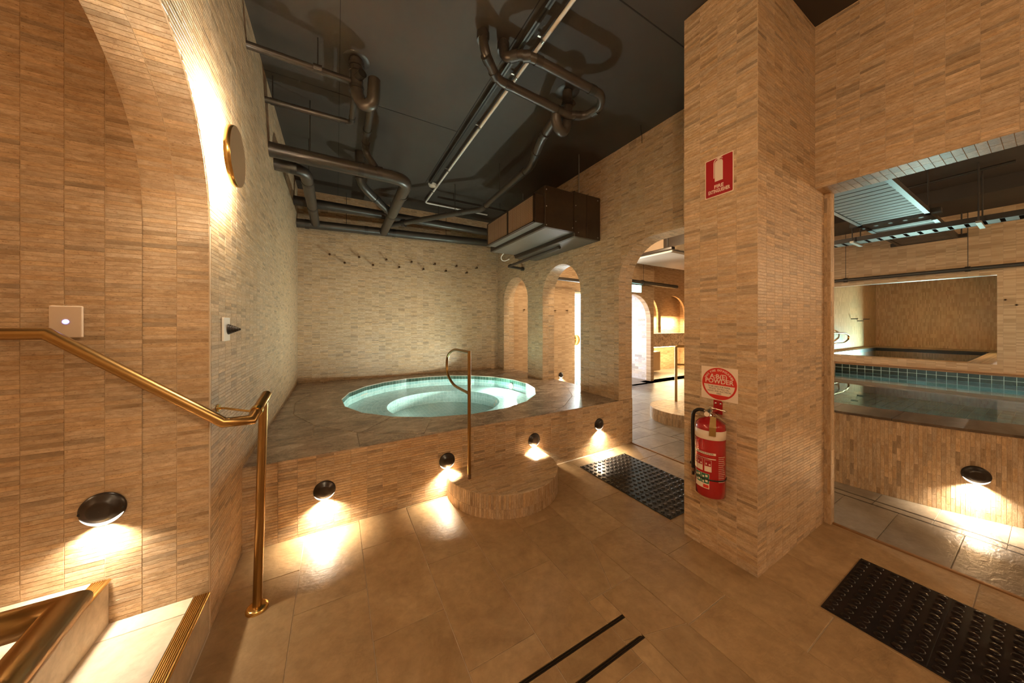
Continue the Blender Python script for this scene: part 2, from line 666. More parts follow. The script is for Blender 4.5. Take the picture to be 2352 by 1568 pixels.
def tile_mesh(w, h, t, mat):
    k = (round(w, 5), round(h, 5), round(t, 5), mat)
    if k not in _tile_cache:
        me = bpy.data.meshes.new('tile')
        a, b = w / 2, h / 2
        c = 0.0006
        me.from_pydata([(-a, -b, 0), (a, -b, 0), (a, b, 0), (-a, b, 0), (-a + c, -b + c, t), (a - c, -b + c, t), (a - c, b - c, t), (-a + c, b - c, t)], [],
                       [(4, 5, 6, 7), (0, 1, 5, 4), (1, 2, 6, 5), (2, 3, 7, 6), (3, 0, 4, 7)])
        at = me.attributes.new('tint', 'FLOAT', 'FACE')
        at.data.foreach_set('value', [1.0] * 5)
        me.materials.append(M[mat])
        _tile_cache[k] = me
    return _tile_cache[k]


def tiles(parent, S, u0, u1, v0, v1, pu, pv, mat, blocks=(), nmax=300, gap=TG, t=TT, start_u=None, start_v=None, bond=0.0, skip=None, name='tile', vary=tint, jit=0.0003, wo=(0, 0, 0), colbond=False):
    """mosaic on the surface S(u, v) -> point; single pieces for the largest in view, one joined part for the rest"""
    e = 1e-4
    su = u0 if start_u is None else start_u
    sv = v0 if start_v is None else start_v
    i0, i1 = math.floor((u0 - su) / pu - 1), math.ceil((u1 - su) / pu + 1)
    j0, j1 = math.floor((v0 - sv) / pv), math.ceil((v1 - sv) / pv)
    full, rest = [], []
    cells = []
    for j in range(j0 - (1 if colbond else 0), j1):
        sh = bond * pu * (j % 2)
        for i in range(i0, i1):
            cv = colbond * pv * (0.5 if i % 2 else 0.0)
            va, vb = max(v0, sv + cv + j * pv) + gap / 2, min(v1, sv + cv + (j + 1) * pv) - gap / 2
            ua, ub = max(u0, su + sh + i * pu) + gap / 2, min(u1, su + sh + (i + 1) * pu) - gap / 2
            if vb - va < 0.003 or ub - ua < 0.003:
                continue
            if skip and skip((ua + ub) / 2, (va + vb) / 2):
                continue
            pcs = [(ua, ub, ua, ub)]          # bottom a, b, top a, b
            for bf in blocks:
                lo, hi = bf(va), bf(vb)
                if lo is None:
                    continue
                if hi is None:
                    c = (lo[0] + lo[1]) / 2
                    hi = (c, c)
                nx = []
                for (a, b, c, d) in pcs:
                    if b <= lo[0] or a >= lo[1]:
                        nx.append((a, b, c, d))
                        continue
                    if a < lo[0] - 0.002:
                        nx.append((a, min(b, lo[0]), c, min(d, hi[0])))
                    if b > lo[1] + 0.002:
                        nx.append((max(a, lo[1]), b, max(c, hi[1]), d))
                pcs = nx
            for q in pcs:
                whole = len(pcs) == 1 and abs(q[0] - ua) < 1e-6 and abs(q[1] - ub) < 1e-6 and abs(q[2] - ua) < 1e-6 and abs(q[3] - ub) < 1e-6 and ub - ua > pu - gap - 1e-4 and vb - va > pv - gap - 1e-4
                (full if whole else rest).append((q, va, vb))
    wo = Vector(wo)
    PW = lambda a_, b_: project(Vector(S(a_, b_)) + wo)
    ranked = []
    for q, va, vb in full:
        uc, vc = (q[0] + q[1]) / 2, (va + vb) / 2
        pr = PW(uc, vc)
        if pr and -10 < pr[0] < 2362 and -10 < pr[1] < 1578:
            a, b, c = PW(q[0], va), PW(q[1], va), PW(q[0], vb)
            if a and b and c:
                ar = abs((b[0] - a[0]) * (c[1] - a[1]) - (b[1] - a[1]) * (c[0] - a[0]))
                ranked.append((ar, uc, vc, (q, va, vb)))
                continue
        rest.append((q, va, vb))
    ranked.sort(key=lambda r: -r[0])
    for r in ranked[nmax:]:
        rest.append(r[3])
    if ranked[:nmax]:
        me = tile_mesh(pu - gap, pv - gap, t, mat)
    for ar, uc, vc, _ in ranked[:nmax]:
        p = Vector(S(uc, vc))
        du = (Vector(S(uc + e, vc)) - p).normalized()
        dv = (Vector(S(uc, vc + e)) - p).normalized()
        n = du.cross(dv).normalized()
        o = bpy.data.objects.new(name, me)
        COL.objects.link(o)
        o.parent = parent
        p = p + n * random.uniform(-jit, jit) * 0.8
        o.matrix_local = Matrix.Translation(p) @ Matrix((du, dv, n)).transposed().to_4x4()
        k = vary()
        o.color = (k, k, k, 1)
    if rest:
        vs_, fs, ts = [], [], []
        c = 0.0006
        for (a, b, ct, d), va, vb in rest:
            k = len(vs_)
            um, vm = (a + b) / 2, (va + vb) / 2
            p = Vector(S(um, vm))
            du = Vector(S(um + e, vm)) - p
            dv = Vector(S(um, vm + e)) - p
            n = du.cross(dv).normalized() * (t + random.uniform(-jit, jit) * 0.8)
            vs_ += [S(a, va), S(b, va), S(d, vb), S(ct, vb)]
            vs_ += [Vector(S(a + c, va + c)) + n, Vector(S(b - c, va + c)) + n, Vector(S(d - c, vb - c)) + n, Vector(S(ct + c, vb - c)) + n]
            fs += [(k + 4, k + 5, k + 6, k + 7), (k, k + 1, k + 5, k + 4), (k + 1, k + 2, k + 6, k + 5), (k + 2, k + 3, k + 7, k + 6), (k + 3, k, k + 4, k + 7)]
            ts += [vary()] * 5
        me = bpy.data.meshes.new(name + '_field')
        me.from_pydata([tuple(x) for x in vs_], [], fs)
        at = me.attributes.new('tint', 'FLOAT', 'FACE')
        at.data.foreach_set('value', ts)
        me.materials.append(M[mat])
        o = bpy.data.objects.new(name + '_field', me)
        COL.objects.link(o)
        o.parent = parent
        o['kind'] = 'stuff'
    return


def text(body, size, mat, parent, M4, name='lettering', align='CENTER', space=1.0, xs=1.0, ex=0.0004, bold=0.0):
    cu = bpy.data.curves.new('txt', 'FONT')
    cu.body = body
    cu.size = size
    cu.align_x = align
    cu.align_y = 'CENTER'
    cu.extrude = ex
    cu.space_character = space
    cu.offset = bold
    cu.resolution_u = 3
    tmp = bpy.data.objects.new('txt', cu)
    COL.objects.link(tmp)
    dg = bpy.context.evaluated_depsgraph_get()
    me = bpy.data.meshes.new_from_object(tmp.evaluated_get(dg))
    bpy.data.objects.remove(tmp)
    bpy.data.curves.remove(cu)
    me.transform(Matrix.Diagonal((xs, 1, 1, 1)))
    me.transform(M4)
    me.materials.clear()
    return link(name, me, mat, parent)

# ================================================================== SETTING
def struct(o):
    o['kind'] = 'structure'
    return o


def Px(u, v, d):      # wall in the plane X = d
    return (d, u, v)


def Py(u, v, d):      # wall in the plane Y = d
    return (u, d, v)


def Pz(u, v, d):
    return (u, v, d)


def rect(u0, u1, v0, v1):
    return [(u0, v0), (u1, v0), (u1, v1), (u0, v1)]


# --- left wall with the stair arch
AR, AS = 0.61, 1.79
AY0 = YA - 2 * AR
wall_left = struct(region(MB(), rect(-2.7, 5.6, -0.1, ZC), [arch_poly(AY0, YA, -0.2, AS, 40)], Px, XB - 0.204, XB).build('wall_left', 'grout'))
S_B = lambda u, v: (XB, u, v)
tiles(wall_left, S_B, YA + 0.012, YC, 0, ZC, TU, TV, 'tile_h', start_u=YA + 0.012, nmax=300, name='wall_tile')
tiles(wall_left, S_B, -0.3, YA + 0.012, 1.79, ZC, TU, TV, 'tile_h', blocks=[arch_block(AY0, YA, AS)], start_u=YA + 0.012, start_v=0, nmax=0, name='wall_tile_over_arch')
yc = YA - AR
S_AR = lambda u, v: (u, yc + AR * math.cos(v / AR), AS + AR * math.sin(v / AR))
tiles(wall_left, S_AR, XB - 0.204, XB, 0, AR * PI, TU, TV, 'tile_h', start_u=XB - 0.204, nmax=120, name='arch_tile')
tiles(wall_left, lambda u, v: (u, YA, v), XB - 0.204, XB, 0.0, AS, TU, TV, 'tile_h', start_u=XB - 0.204, nmax=180, name='jamb_tile')

# --- stair wall beyond the arch
wall_stair = struct(MB().box(-3.2, XB - 0.2, YA, YA + 0.12, -0.1, ZC).build('wall_stair', 'grout'))
tiles(wall_stair, lambda u, v: (u, YA, v), -1.9, XB - 0.204, 0.0, ZC, TU, TV, 'tile_h', start_u=XB - 0.204, nmax=300, name='wall_tile',
      skip=lambda u, v: (u < -0.78 and v < 0.352))
struct(MB().box(-3.2, XB - 0.2, AY0 - 0.12, AY0, -0.1, ZC).build('wall_stair_near', 'far_x'))
struct(MB().box(-3.3, -3.2, AY0 - 0.12, YA + 0.12, -0.1, ZC).build('wall_stair_end', 'far_y'))

# --- wall behind the hot tub, continuing past the arcade
wall_back = struct(MB().box(XB - 0.2, XD2, YC, YC + 0.15, -0.1, ZC).build('wall_back', 'grout'))
tiles(wall_back, lambda u, v: (u, YC, v), XB, XD, ZD, ZC, TU, TV, 'tile_h', start_u=XB + 0.075, nmax=300, name='wall_tile')

# --- arcade wall: two arched openings, a doorway, the opening beside the pillar
A1 = (4.311, 5.146, 1.765)
A2 = (3.043, 3.886, 1.780)
DR, DT, DY = 0.42, 2.24, 2.42
OPT, OPY = 2.243, -1.7


def door_poly():
    p = [(1.02, -0.2), (1.02, DT)]
    for i in range(13):
        a = PI / 2 - i / 12 * PI / 2
        p.append((DY - DR + DR * math.cos(a), DT - DR + DR * math.sin(a)))
    return p + [(DY, -0.2)]


def door_block(v):
    if v >= DT:
        return None
    if v <= DT - DR:
        return (-DY, -1.02)
    return (-(DY - DR + math.sqrt(DR * DR - (v - DT + DR) ** 2)), -1.02)


wall_right = struct(region(MB(), [(-2.7, -0.1), (DY + 0.03, -0.1), (DY + 0.03, ZD + 0.001), (YC, ZD + 0.001), (YC, ZC), (-2.7, ZC)],
                           [arch_poly(A1[0], A1[1], -0.2, A1[2]), arch_poly(A2[0], A2[1], -0.2, A2[2]), door_poly(), rect(OPY, PY0, -0.2, OPT)],
                           Px, XD2, XD).build('wall_right', 'grout'))
S_D = lambda u, v: (XD, -u, v)
tiles(wall_right, S_D, -YC, -PY1, 0, ZC, TU, TV, 'tile_h', nmax=200, name='wall_tile',
      blocks=[arch_block(-A1[1], -A1[0], A1[2]), arch_block(-A2[1], -A2[0], A2[2]), door_block], skip=lambda u, v: v < ZD and u < -2.36)
tiles(wall_right, S_D, -PY0, 0.9, OPT, ZC, TU, TV, 'tile_h', nmax=200, name='lintel_tile', start_v=0)
for (y0, y1, sp) in (A1, A2):
    r = (y1 - y0) / 2
    ym = (y0 + y1) / 2
    tiles(wall_right, lambda u, v, y1=y1: (u, y1, v), XD, XD2, ZD, sp, TU * 1.07, TV, 'tile_h', nmax=0, name='jamb_tile')
    tiles(wall_right, lambda u, v, r=r, ym=ym, sp=sp: (u, ym + r * math.cos(v / r), sp + r * math.sin(v / r)), XD, XD2, 0, r * PI, TU * 1.07, TV, 'tile_h', nmax=0, name='arch_tile')
tiles(wall_right, lambda u, v: (u, DY, v), XD, XD2, 0, DT - DR, TU * 1.07, TV, 'tile_h', nmax=0, name='jamb_tile')
tiles(wall_right, lambda u, v: (u, DY - DR + DR * math.cos(v / DR), DT - DR + DR * math.sin(v / DR)), XD, XD2, 0, DR * PI / 2, TU * 1.07, TV, 'tile_h', nmax=0, name='arch_tile')
tiles(wall_right, lambda u, v: (u, -v, DT), XD, XD2, -(DY - DR), -1.02, TU * 1.07, TV, 'tile_h', nmax=0, name='soffit_tile')
tiles(wall_right, lambda u, v: (u, -v, OPT), XD, XD2, -PY0, 0.9, TU * 1.07, 0.0345, 'tile_h', nmax=100, name='soffit_tile')
# jamb of the opening, upright strips
jm = MB().box(2.902, XD2 + 0.004, 0.756, PY0 + 0.02, 0, OPT).build('jamb_lining', 'grout', wall_right)
tiles(jm, lambda u, v: (2.902 + u, 0.756, v), 0, 0.062, 0, OPT, TV, TU, 'tile_v', nmax=60, name='jamb_tile')
tiles(jm, lambda u, v: (2.902, 0.79 - u, v), 0, 0.034, 0, OPT, TV, TU, 'tile_v', nmax=0, name='jamb_edge_tile')

# --- pillar
wall_pillar = struct(MB().box(PX0, XD + 0.01, PY0, PY1, -0.05, ZC).build('wall_pillar', 'grout'))
tiles(wall_pillar, lambda u, v: (PX0, -u, v), -PY1, -PY0, 0, ZC, TU, TV, 'tile_h', start_u=-PY1 - 0.0005, nmax=150, name='pillar_tile')
tiles(wall_pillar, lambda u, v: (u, PY0, v), PX0, 2.902, 0, ZC, TU, TV, 'tile_h', start_u=PX0, nmax=150, name='pillar_tile')

# --- ceiling slab with its joints
ceiling = struct(MB().box(-3.3, 8.8, -2.8, 7.2, ZC, ZC + 0.15).build('ceiling', 'ceiling'))
for (x0, x1, y0, y1) in ((1.065, 1.072, -2.6, 4.3), (XB, 1.07, 3.005, 3.011), (1.07, XD, 1.30, 1.307), (0.02, 0.024, 1.0, YC)):
    MB().box(x0, x1, y0, y1, ZC - 0.0015, ZC + 0.001).build('ceiling_joint', 'ceil_joint', ceiling)

# --- walls out of view that close the rooms
struct(MB().box(-0.7, XD2, -2.8, -2.7, -0.1, ZC).build('wall_entry', 'far_x'))

# --- floor: half-bond limestone, falls cut towards the slot drain
FX0, FP, FL = -0.485, 0.3108, 0.62
floor = struct(MB().box(-0.69, XD2, -2.7, YC, -0.12, -0.004).build('floor', 'grout_pale'))


def clip(poly, n, d, keep_pos):
    out = []
    for i in range(len(poly)):
        a, b = Vector(poly[i]), Vector(poly[(i + 1) % len(poly)])
        da, db = n.dot(a) - d, n.dot(b) - d
        if not keep_pos:
            da, db = -da, -db
        if da >= 0:
            out.append(a)
        if da * db < 0:
            out.append(a + (b - a) * (da / (da - db)))
    return out


def poly_tile(parent, poly, z0, z1, mat, name, g=0.0017):
    if len(poly) < 3:
        return None
    c = sum((Vector(p) for p in poly), Vector((0, 0))) / len(poly)
    ins = []
    n = len(poly)
    for i in range(n):       # inset each corner along both edge normals
        p0, p1, p2 = Vector(poly[i - 1]), Vector(poly[i]), Vector(poly[(i + 1) % n])
        e1, e2 = (p1 - p0), (p2 - p1)
        if e1.length < 1e-6 or e2.length < 1e-6:
            continue
        e1.normalize()
        e2.normalize()
        n1, n2 = Vector((-e1.y, e1.x)), Vector((-e2.y, e2.x))
        m = n1 + n2
        if m.length < 1e-4:
            continue
        ins.append(p1 + m / max(0.25, m.dot(n1)) * g)
    b = 0.0012
    n = len(ins)
    vs_ = [(p.x, p.y, z0) for p in ins] + [(p.x, p.y, z1 - b) for p in ins] + [tuple((p + (c - p).normalized() * b).to_3d() + Vector((0, 0, z1))) for p in ins]
    fs = [tuple(range(2 * n, 3 * n))]
    for i in range(n):
        j = (i + 1) % n
        fs += [(i, j, n + j, n + i), (n + i, n + j, 2 * n + j, 2 * n + i)]
    mb = MB()
    mb.add(vs_, fs)
    return mb.build(name, mat, parent)


def area(p):
    return abs(sum(p[i - 1][0] * p[i][1] - p[i][0] * p[i - 1][1] for i in range(len(p)))) / 2


DX, DYa, DYb = 1.160, 0.995, 0.889      # drain head
cuts = [((DX, DYa), (1.375, 1.432)), ((DX + 0.006, DYb), (1.383, 0.829))]
for i in range(11):
    x0, x1 = FX0 + i * FP, min(FX0 + (i + 1) * FP, 2.925)
    base = (1.13, 1.44)[(i + 1) % 2]
    k = -5
    while base + k * FL < 2.5:
        y0, y1 = base + k * FL, base + (k + 1) * FL
        k += 1
        ys_end = 2.385
        if i == 10 or (x0 > 2.5):
            ys_end = 2.42
        if y0 >= ys_end or y1 < -0.45:
            continue
        y1 = min(y1, ys_end)
        polys = [rect(x0, x1, y0, y1)]
        for (a, b) in cuts:
            a, b = Vector(a), Vector(b)
            dd = (b - a)
            nn = Vector((-dd.y, dd.x)).normalized()
            nx = []
            for p in polys:
                xs, ys2 = [q[0] for q in p], [q[1] for q in p]
                mid = (a + b) / 2
                if min(xs) < mid.x < max(xs) and min(ys2) < mid.y < max(ys2):
                    nx += [clip(p, nn, nn.dot(a), True), clip(p, nn, nn.dot(a), False)]
                else:
                    nx.append(p)
            polys = nx
        # slots cut straight through
        for ysl in (DYa, DYb):
            for hw in (0.0085,):
                nx = []
                for p in polys:
                    ys2 = [q[1] for q in p]
                    xs = [q[0] for q in p]
                    if min(ys2) < ysl < max(ys2) and min(xs) < DX - 0.02:
                        left = clip(p, Vector((1, 0)), DX, False)
                        right = clip(p, Vector((1, 0)), DX, True)
                        if len(right) > 2 and area(right) > 1e-4:
                            nx.append(right)
                        nx += [clip(left, Vector((0, 1)), ysl + hw, True), clip(left, Vector((0, 1)), ysl - hw, False)]
                    else:
                        nx.append(p)
                polys = nx
        for p in polys:
            if len(p) > 2 and area(p) > 2e-4:
                poly_tile(floor, p, -0.004, 0.0, 'floor', 'floor_tile')

# skirting edge where the tiles meet the pillar
# ------------------------------------------------------------------ slot drains
for q, ysl in enumerate((DYa, DYb)):
    t = thing('slot_drain', ('dark slot drain let into the floor, on the hot tub side of its pair', 'dark slot drain let into the floor, on the rubber mat side of its pair')[q], 'drain', (0.8, ysl, 0), 'slot drains in the limestone floor')
    off = (0.8, ysl, 0)
    MB(off).box(0.3, DX, ysl - 0.0085, ysl + 0.0085, -0.03, -0.0035).build('channel', 'slot', t)
    for dy in (-0.0072, 0.0, 0.0072):
        MB(off).box(0.3, DX, ysl + dy - 0.0011, ysl + dy + 0.0011, -0.012, -0.0008).build('rail', 'slot_rail', t)
    MB(off).box(DX - 0.002, DX + 0.001, ysl - 0.0085, ysl + 0.0085, -0.012, -0.0006).build('end_cap', 'slot_rail', t)

# ------------------------------------------------------------------ thresholds
for q, (y0, y1, lab) in enumerate(((1.19, DY, 'slim timber and brass strip across the floor of the arched doorway'), (OPY, 0.757, 'slim timber strip across the opening to the pool beside the pillar'))):
    o = MB((2.935, (y0 + y1) / 2, 0)).box(2.926, 2.946, y0 + 0.001, y1 - 0.001, -0.004, 0.008).build('threshold_strip', 'wood_strip', None, loc=(2.935, (y0 + y1) / 2, 0))
    tag(bevel(o, 0.003), lab, 'threshold')

# ================================================================== STAIRS
st = thing('staircase', 'low limestone stair with grooved brass nosings climbing through the arch', 'stairs', (XB, 1.235, 0))
soff = (XB, 1.235, 0)
R1, X2 = 0.176, -0.778
for k, (xf, xb, z0, z1) in enumerate(((XB - 0.004, X2, 0, R1), (X2, -3.19, 0, 2 * R1))):
    MB(soff).box(xb, xf - 0.012, AY0 + 0.002, YA - 0.002, z0 - 0.02, z1 - 0.012).build('step_core', 'grout_pale', st)
    # riser slabs
    for (ya, yb) in ((AY0 + 0.002, 1.02), (1.022, YA - 0.004)):
        MB(soff).box(xf - 0.012, xf, ya, yb - 0.001, z0, z1 - 0.012).build('riser', 'tread', st)
    # tread slabs
    xt = xf - 0.046
    cols = ((AY0 + 0.002, 1.13), (1.132, 1.75), (1.752, YA - 0.003)) if k == 0 else ((AY0 + 0.002, 1.20), (1.202, 1.73), (1.732, YA - 0.003))
    for (ya, yb) in cols:
        bevel(MB(soff).box(max(xb, -1.4), xt, ya, yb - 0.001, z1 - 0.012, z1).build('tread', 'tread', st), 0.0012, 1)
    # nosing with ridges
    ns = MB(soff).box(xt + 0.001, xf + 0.004, AY0 + 0.002, YA - 0.004, z1 - 0.012, z1 - 0.0015).build('nosing', 'brass', st)
    for i in range(6):
        xa = xt + 0.003 + i * 0.0065
        MB(soff).box(xa, xa + 0.0036, AY0 + 0.003, YA - 0.005, z1 - 0.002, z1 + 0.0015).build('ridge', 'brass_bright', ns)
    MB(soff).tube([(xf + 0.001, AY0 + 0.003, z1 - 0.005), (xf + 0.001, YA - 0.005, z1 - 0.005)], 0.0062, 12).build('lip', 'brass_bright', ns)
MB(soff).box(-3.19, -1.4, AY0 + 0.002, YA - 0.002, 0.32, 2 * R1).build('landing', 'tread', st)

# ================================================================== handrails
hr = thing('handrail', 'round brass stair handrail beside the mosaic wall, on a floor post', 'handrail', (-0.327, 1.87, 0))
ho = (-0.327, 1.87, 0)
P0, P1, P2, P3, P4 = Vector((-0.3045, 1.885, 0.990)), Vector((-0.324, 1.745, 0.934)), Vector((-0.415, 1.75, 0.933)), Vector((-0.883, 1.75, 1.318)), Vector((-2.4, 1.75, 1.321))
Pe = P0 + (P0 - P1).normalized() * 0.045
MB(ho).tube([Pe, P1, P2, P3, P4], 0.0205, 24).build('rail', 'brass', hr)
MB(ho).tube([(-0.327, 1.876, 0.0), (-0.3045, 1.885, 0.975)], 0.0185, 20).build('post', 'brass', hr)
MB(ho).lathe([(0.0, 0.020), (0.030, 0.020), (0.040, 0.016), (0.044, 0.009), (0.044, 0.0)], 32, Matrix.Translation((-0.327, 1.876, 0.0))).build('base_flange', 'brass_bright', hr)
Pc = P1.lerp(P0, 0.42)
dr = (P0 - P1).normalized()
MB(ho).tube([Pc - dr * 0.010, Pc + dr * 0.010], 0.0245, 24).build('collar', 'brass_bright', hr)
wp = Vector((XB + 0.003, 1.931, 0.962))
br = MB(ho).tube([wp, Vector((XB + 0.03, 1.93, 0.958)), Pc + Vector((-0.02, 0, 0))], 0.0052, 10).build('stay_rod', 'brass_bright', hr)
MB(ho).tube([wp, wp + Vector((0.008, 0, 0))], 0.017, 20).build('rosette', 'brass_bright', br)

n1, n2, n3 = Vector((-0.348, 0.722, 0.929)), Vector((-0.44, 0.722, 0.929)), Vector((-0.90, 0.722, 1.318))
h2 = thing('handrail', 'round brass stair handrail across the steps from the mosaic wall', 'handrail', (-0.34, 0.50, 0))
h2o = (-0.34, 0.50, 0)
MB(h2o).tube([(-0.327, 0.50, 0.93), n1, n2, n3, (-2.4, 0.722, 1.321)], 0.0205, 28).build('rail', 'brass', h2)
MB(h2o).tube([(-0.329, 0.53, 0.0), (-0.329, 0.53, 0.915)], 0.0185, 20).build('post', 'brass', h2)
MB(h2o).lathe([(0.0, 0.020), (0.030, 0.020), (0.040, 0.016), (0.044, 0.009), (0.044, 0.0)], 32, Matrix.Translation((-0.329, 0.53, 0.0))).build('base_flange', 'brass_bright', h2)

# ================================================================== step lights
def frame(n, up=(0, 0, 1)):
    n = Vector(n).normalized()
    x = Vector(up).cross(n).normalized()
    y = n.cross(x)
    return Matrix((x, y, n)).transposed().to_4x4()


def step_light(p, n, label, power=1.0, group='round step lights', R=0.0635, on=True):
    p = Vector(p)
    t = thing('step_light', label, 'wall light', p, group)
    F4 = frame(n)
    prof = [(R, 0.0), (R, 0.004), (R * 0.97, 0.007), (R * 0.86, 0.011), (R * 0.70, 0.016), (R * 0.60, 0.021), (R * 0.50, 0.0245), (R * 0.30, 0.0255), (0.0005, 0.0258)]

    def hgt(r):
        for (ra, ha), (rb, hb) in zip(prof[1:], prof[2:]):
            if rb <= r <= ra:
                return ha + (hb - ha) * (ra - r) / (ra - rb)
        return prof[-1][1]
    MB().lathe(prof, 48, F4).build('bezel', 'black', t)
    # crescent lens low on the dome
    vs_, fs = [], []
    n_ = 28
    for i in range(n_ + 1):
        a = math.radians(-158 + 136 * i / n_)
        w = math.sin(PI * i / n_)
        ro = R * 0.985
        ri = ro - R * (0.02 + 0.24 * w ** 0.7)
        for r in (ri, (ri + ro) / 2, ro):
            vs_.append(F4 @ Vector((r * math.cos(a), r * math.sin(a), hgt(r) + 0.0012)))
    for i in range(n_):
        for k in range(2):
            fs.append((i * 3 + k, i * 3 + k + 1, i * 3 + k + 4, i * 3 + k + 3))
    m = MB()
    m.add(vs_, fs, True)
    m.build('lens', 'lens', t)
    for sx in (-1, 1):
        m = MB().lathe([(0.0055, 0.0006), (0.0045, 0.0012), (0.0, 0.0008)], 14, F4 @ Matrix.Translation((sx * R * 0.88, -0.004, hgt(R * 0.88) - 0.0002)))
        m.build('screw', 'hole', t)
    if on:
        nn = Vector(n).normalized()
        lamp('bulb', 'AREA', nn * 0.030 + Vector((0, 0, -R * 0.82)), power, WARMW, t, size=0.040, aim=nn * 0.05 + Vector((0, 0, -1)), spread=math.radians(128))
    return t


STEP_W = 2.3
FY = lambda x: 2.378 + (x + 0.485) * 0.0107
for q, (x, lab) in enumerate(((-0.067, 'round black step light on the tub wall closest to the handrail post'),
                              (0.763, 'round black step light on the tub wall where the round step begins'),
                              (1.596, 'round black step light on the tub wall just above the round step'),
                              (2.428, 'round black step light on the tub wall behind the studded mat'))):
    step_light((x, FY(x) - 0.003, 0.262 + 0.010 * q), (0, -1, 0), lab, STEP_W)
step_light((-0.793, YA - 0.003, 0.631), (0, -1, 0), 'round black step light above the stair landing on the mosaic wall', STEP_W * 0.55)

step_light((-0.793, AY0 + 0.003, 0.631), (0, 1, 0), 'round black step light on the near wall of the stair', 0.25)
# ================================================================== wall sconce
def sconce(p, n, label, power, group=None, r=0.132, col=WARMW):
    p = Vector(p)
    n = Vector(n).normalized()
    t = thing('wall_sconce', label, 'wall light', p, group)
    F4 = frame(n)
    MB().lathe([(0.055, 0.0), (0.055, 0.060), (0.0, 0.060)], 32, F4).build('back_box', 'white', t)
    d = MB().lathe([(0.0, 0.062), (r - 0.002, 0.062), (r, 0.064), (r, 0.084), (r - 0.002, 0.086)], 56, F4).build('rim', 'brass_bright', t)
    MB().lathe([(r - 0.0015, 0.0862), (0.0, 0.0864)], 56, F4, smooth=False).build('disc_face', 'disc', t)
    lamp('bulb', 'AREA', n * 0.0605, power, col, t, size=2 * r * 0.93, aim=-n)
    return t


sconce((XB + 0.003, 1.880, 2.126), (1, 0, 0), 'round brass disc sconce glowing on the mosaic wall above the handrail', 44.0)

# ================================================================== HOT TUB
SC, SR, SR2 = (1.227, 3.92), 1.18, 1.62
NG = 20
ang0 = math.radians(247)


def ngon(r, n=NG, k0=0.0):
    return [(SC[0] + r * math.cos(ang0 + 2 * PI * (i + k0) / n), SC[1] + r * math.sin(ang0 + 2 * PI * (i + k0) / n)) for i in range(n)]


M['deck_grout'] = simple('deck_grout', (0.52, 0.41, 0.30), 0.8)
M['edge_tile'] = simple('pale_rim_edge', (0.55, 0.50, 0.40), 0.4)
tub = thing('hot_tub', 'raised round hot tub with pale green tiles and a brown stone deck', 'hot tub', (SC[0], SC[1], 0))
to = Vector((SC[0], SC[1], 0))
XE = 2.962
front = [(XB, FY(XB)), (XE, FY(XE)), (XE, YC), (XB, YC)]
m = MB(to)
region(m, front, [ngon(SR + 0.004)], Pz, -0.02, ZD - 0.003)
m.build('deck_base', 'deck_grout', tub)
# front wall and its mosaic
fw = MB(to)
fw.add([(XB, FY(XB), -0.01), (XE, FY(XE), -0.01), (XE, FY(XE) + 0.05, -0.01), (XB, FY(XB) + 0.05, -0.01),
        (XB, FY(XB), ZD - 0.006), (XE, FY(XE), ZD - 0.006), (XE, FY(XE) + 0.05, ZD - 0.006), (XB, FY(XB) + 0.05, ZD - 0.006)],
       [(3, 2, 1, 0), (4, 5, 6, 7), (0, 1, 5, 4), (1, 2, 6, 5), (2, 3, 7, 6), (3, 0, 4, 7)])
fwo = fw.build('front_wall', 'grout', tub)
tiles(fwo, lambda u, v: (u - to.x, FY(u) - 0.0005 - to.y, v), XB, XD2, 0, ZD - 0.006, TU, TV, 'tile_h', start_u=XB - 0.03, nmax=300, name='tile', wo=to)
MB(to).box(XB, XD2, FY(XB) - 0.004, FY(XB) + 0.02, ZD - 0.007, ZD - 0.004)
# deck slabs
rows = [2.81, 3.22, 3.63, 4.04, 4.45, 4.86, 5.27, YC]
ring = ngon(SR2 + 0.003)
y0 = None
for j, y1 in enumerate(rows):
    ya = rows[j - 1] if j else None
    xs = [XB]
    x = 0.14 - (0.3 if j % 2 else 0.0)
    while x < XE - 0.05:
        if x > XB + 0.05:
            xs.append(x)
        x += 0.6
    xs.append(XE)
    for xa, xb in zip(xs, xs[1:]):
        if ya is None:
            poly = [(xa + 0.0015, FY(xa) - 0.002), (xb - 0.0015, FY(xb) - 0.002), (xb - 0.0015, y1 - 0.0015), (xa + 0.0015, y1 - 0.0015)]
        else:
            poly = rect(xa + 0.002, xb - 0.002, ya + 0.002, y1 - 0.002)
        mm = MB(to)
        try:
            region(mm, poly, [ring], Pz, ZD - 0.003, ZD)
        except Exception:
            continue
        if mm.f:
            mm.build('deck_slab', 'deck', tub)
ri, ro = ngon(SR), ngon(SR2 - 0.001)
for i in range(NG):
    j = (i + 1) % NG
    poly = [ri[i], ro[i], ro[j], ri[j]]
    poly_local = [(p[0] - to.x, p[1] - to.y) for p in poly]
    # keep the coping inside the deck outline
    for nv, dv in ((Vector((0, 1)), FY(1.2) - 0.002 - to.y), (Vector((1, 0)), XB - to.x)):
        poly_local = clip(poly_local, nv, dv, True)
    for nv, dv in ((Vector((0, 1)), YC - to.y), (Vector((1, 0)), XE - to.x)):
        poly_local = clip(poly_local, nv, dv, False)
    if len(poly_local) > 2:
        poly_tile(tub, poly_local, ZD - 0.003, ZD + 0.0006, 'deck', 'coping_slab', 0.002)


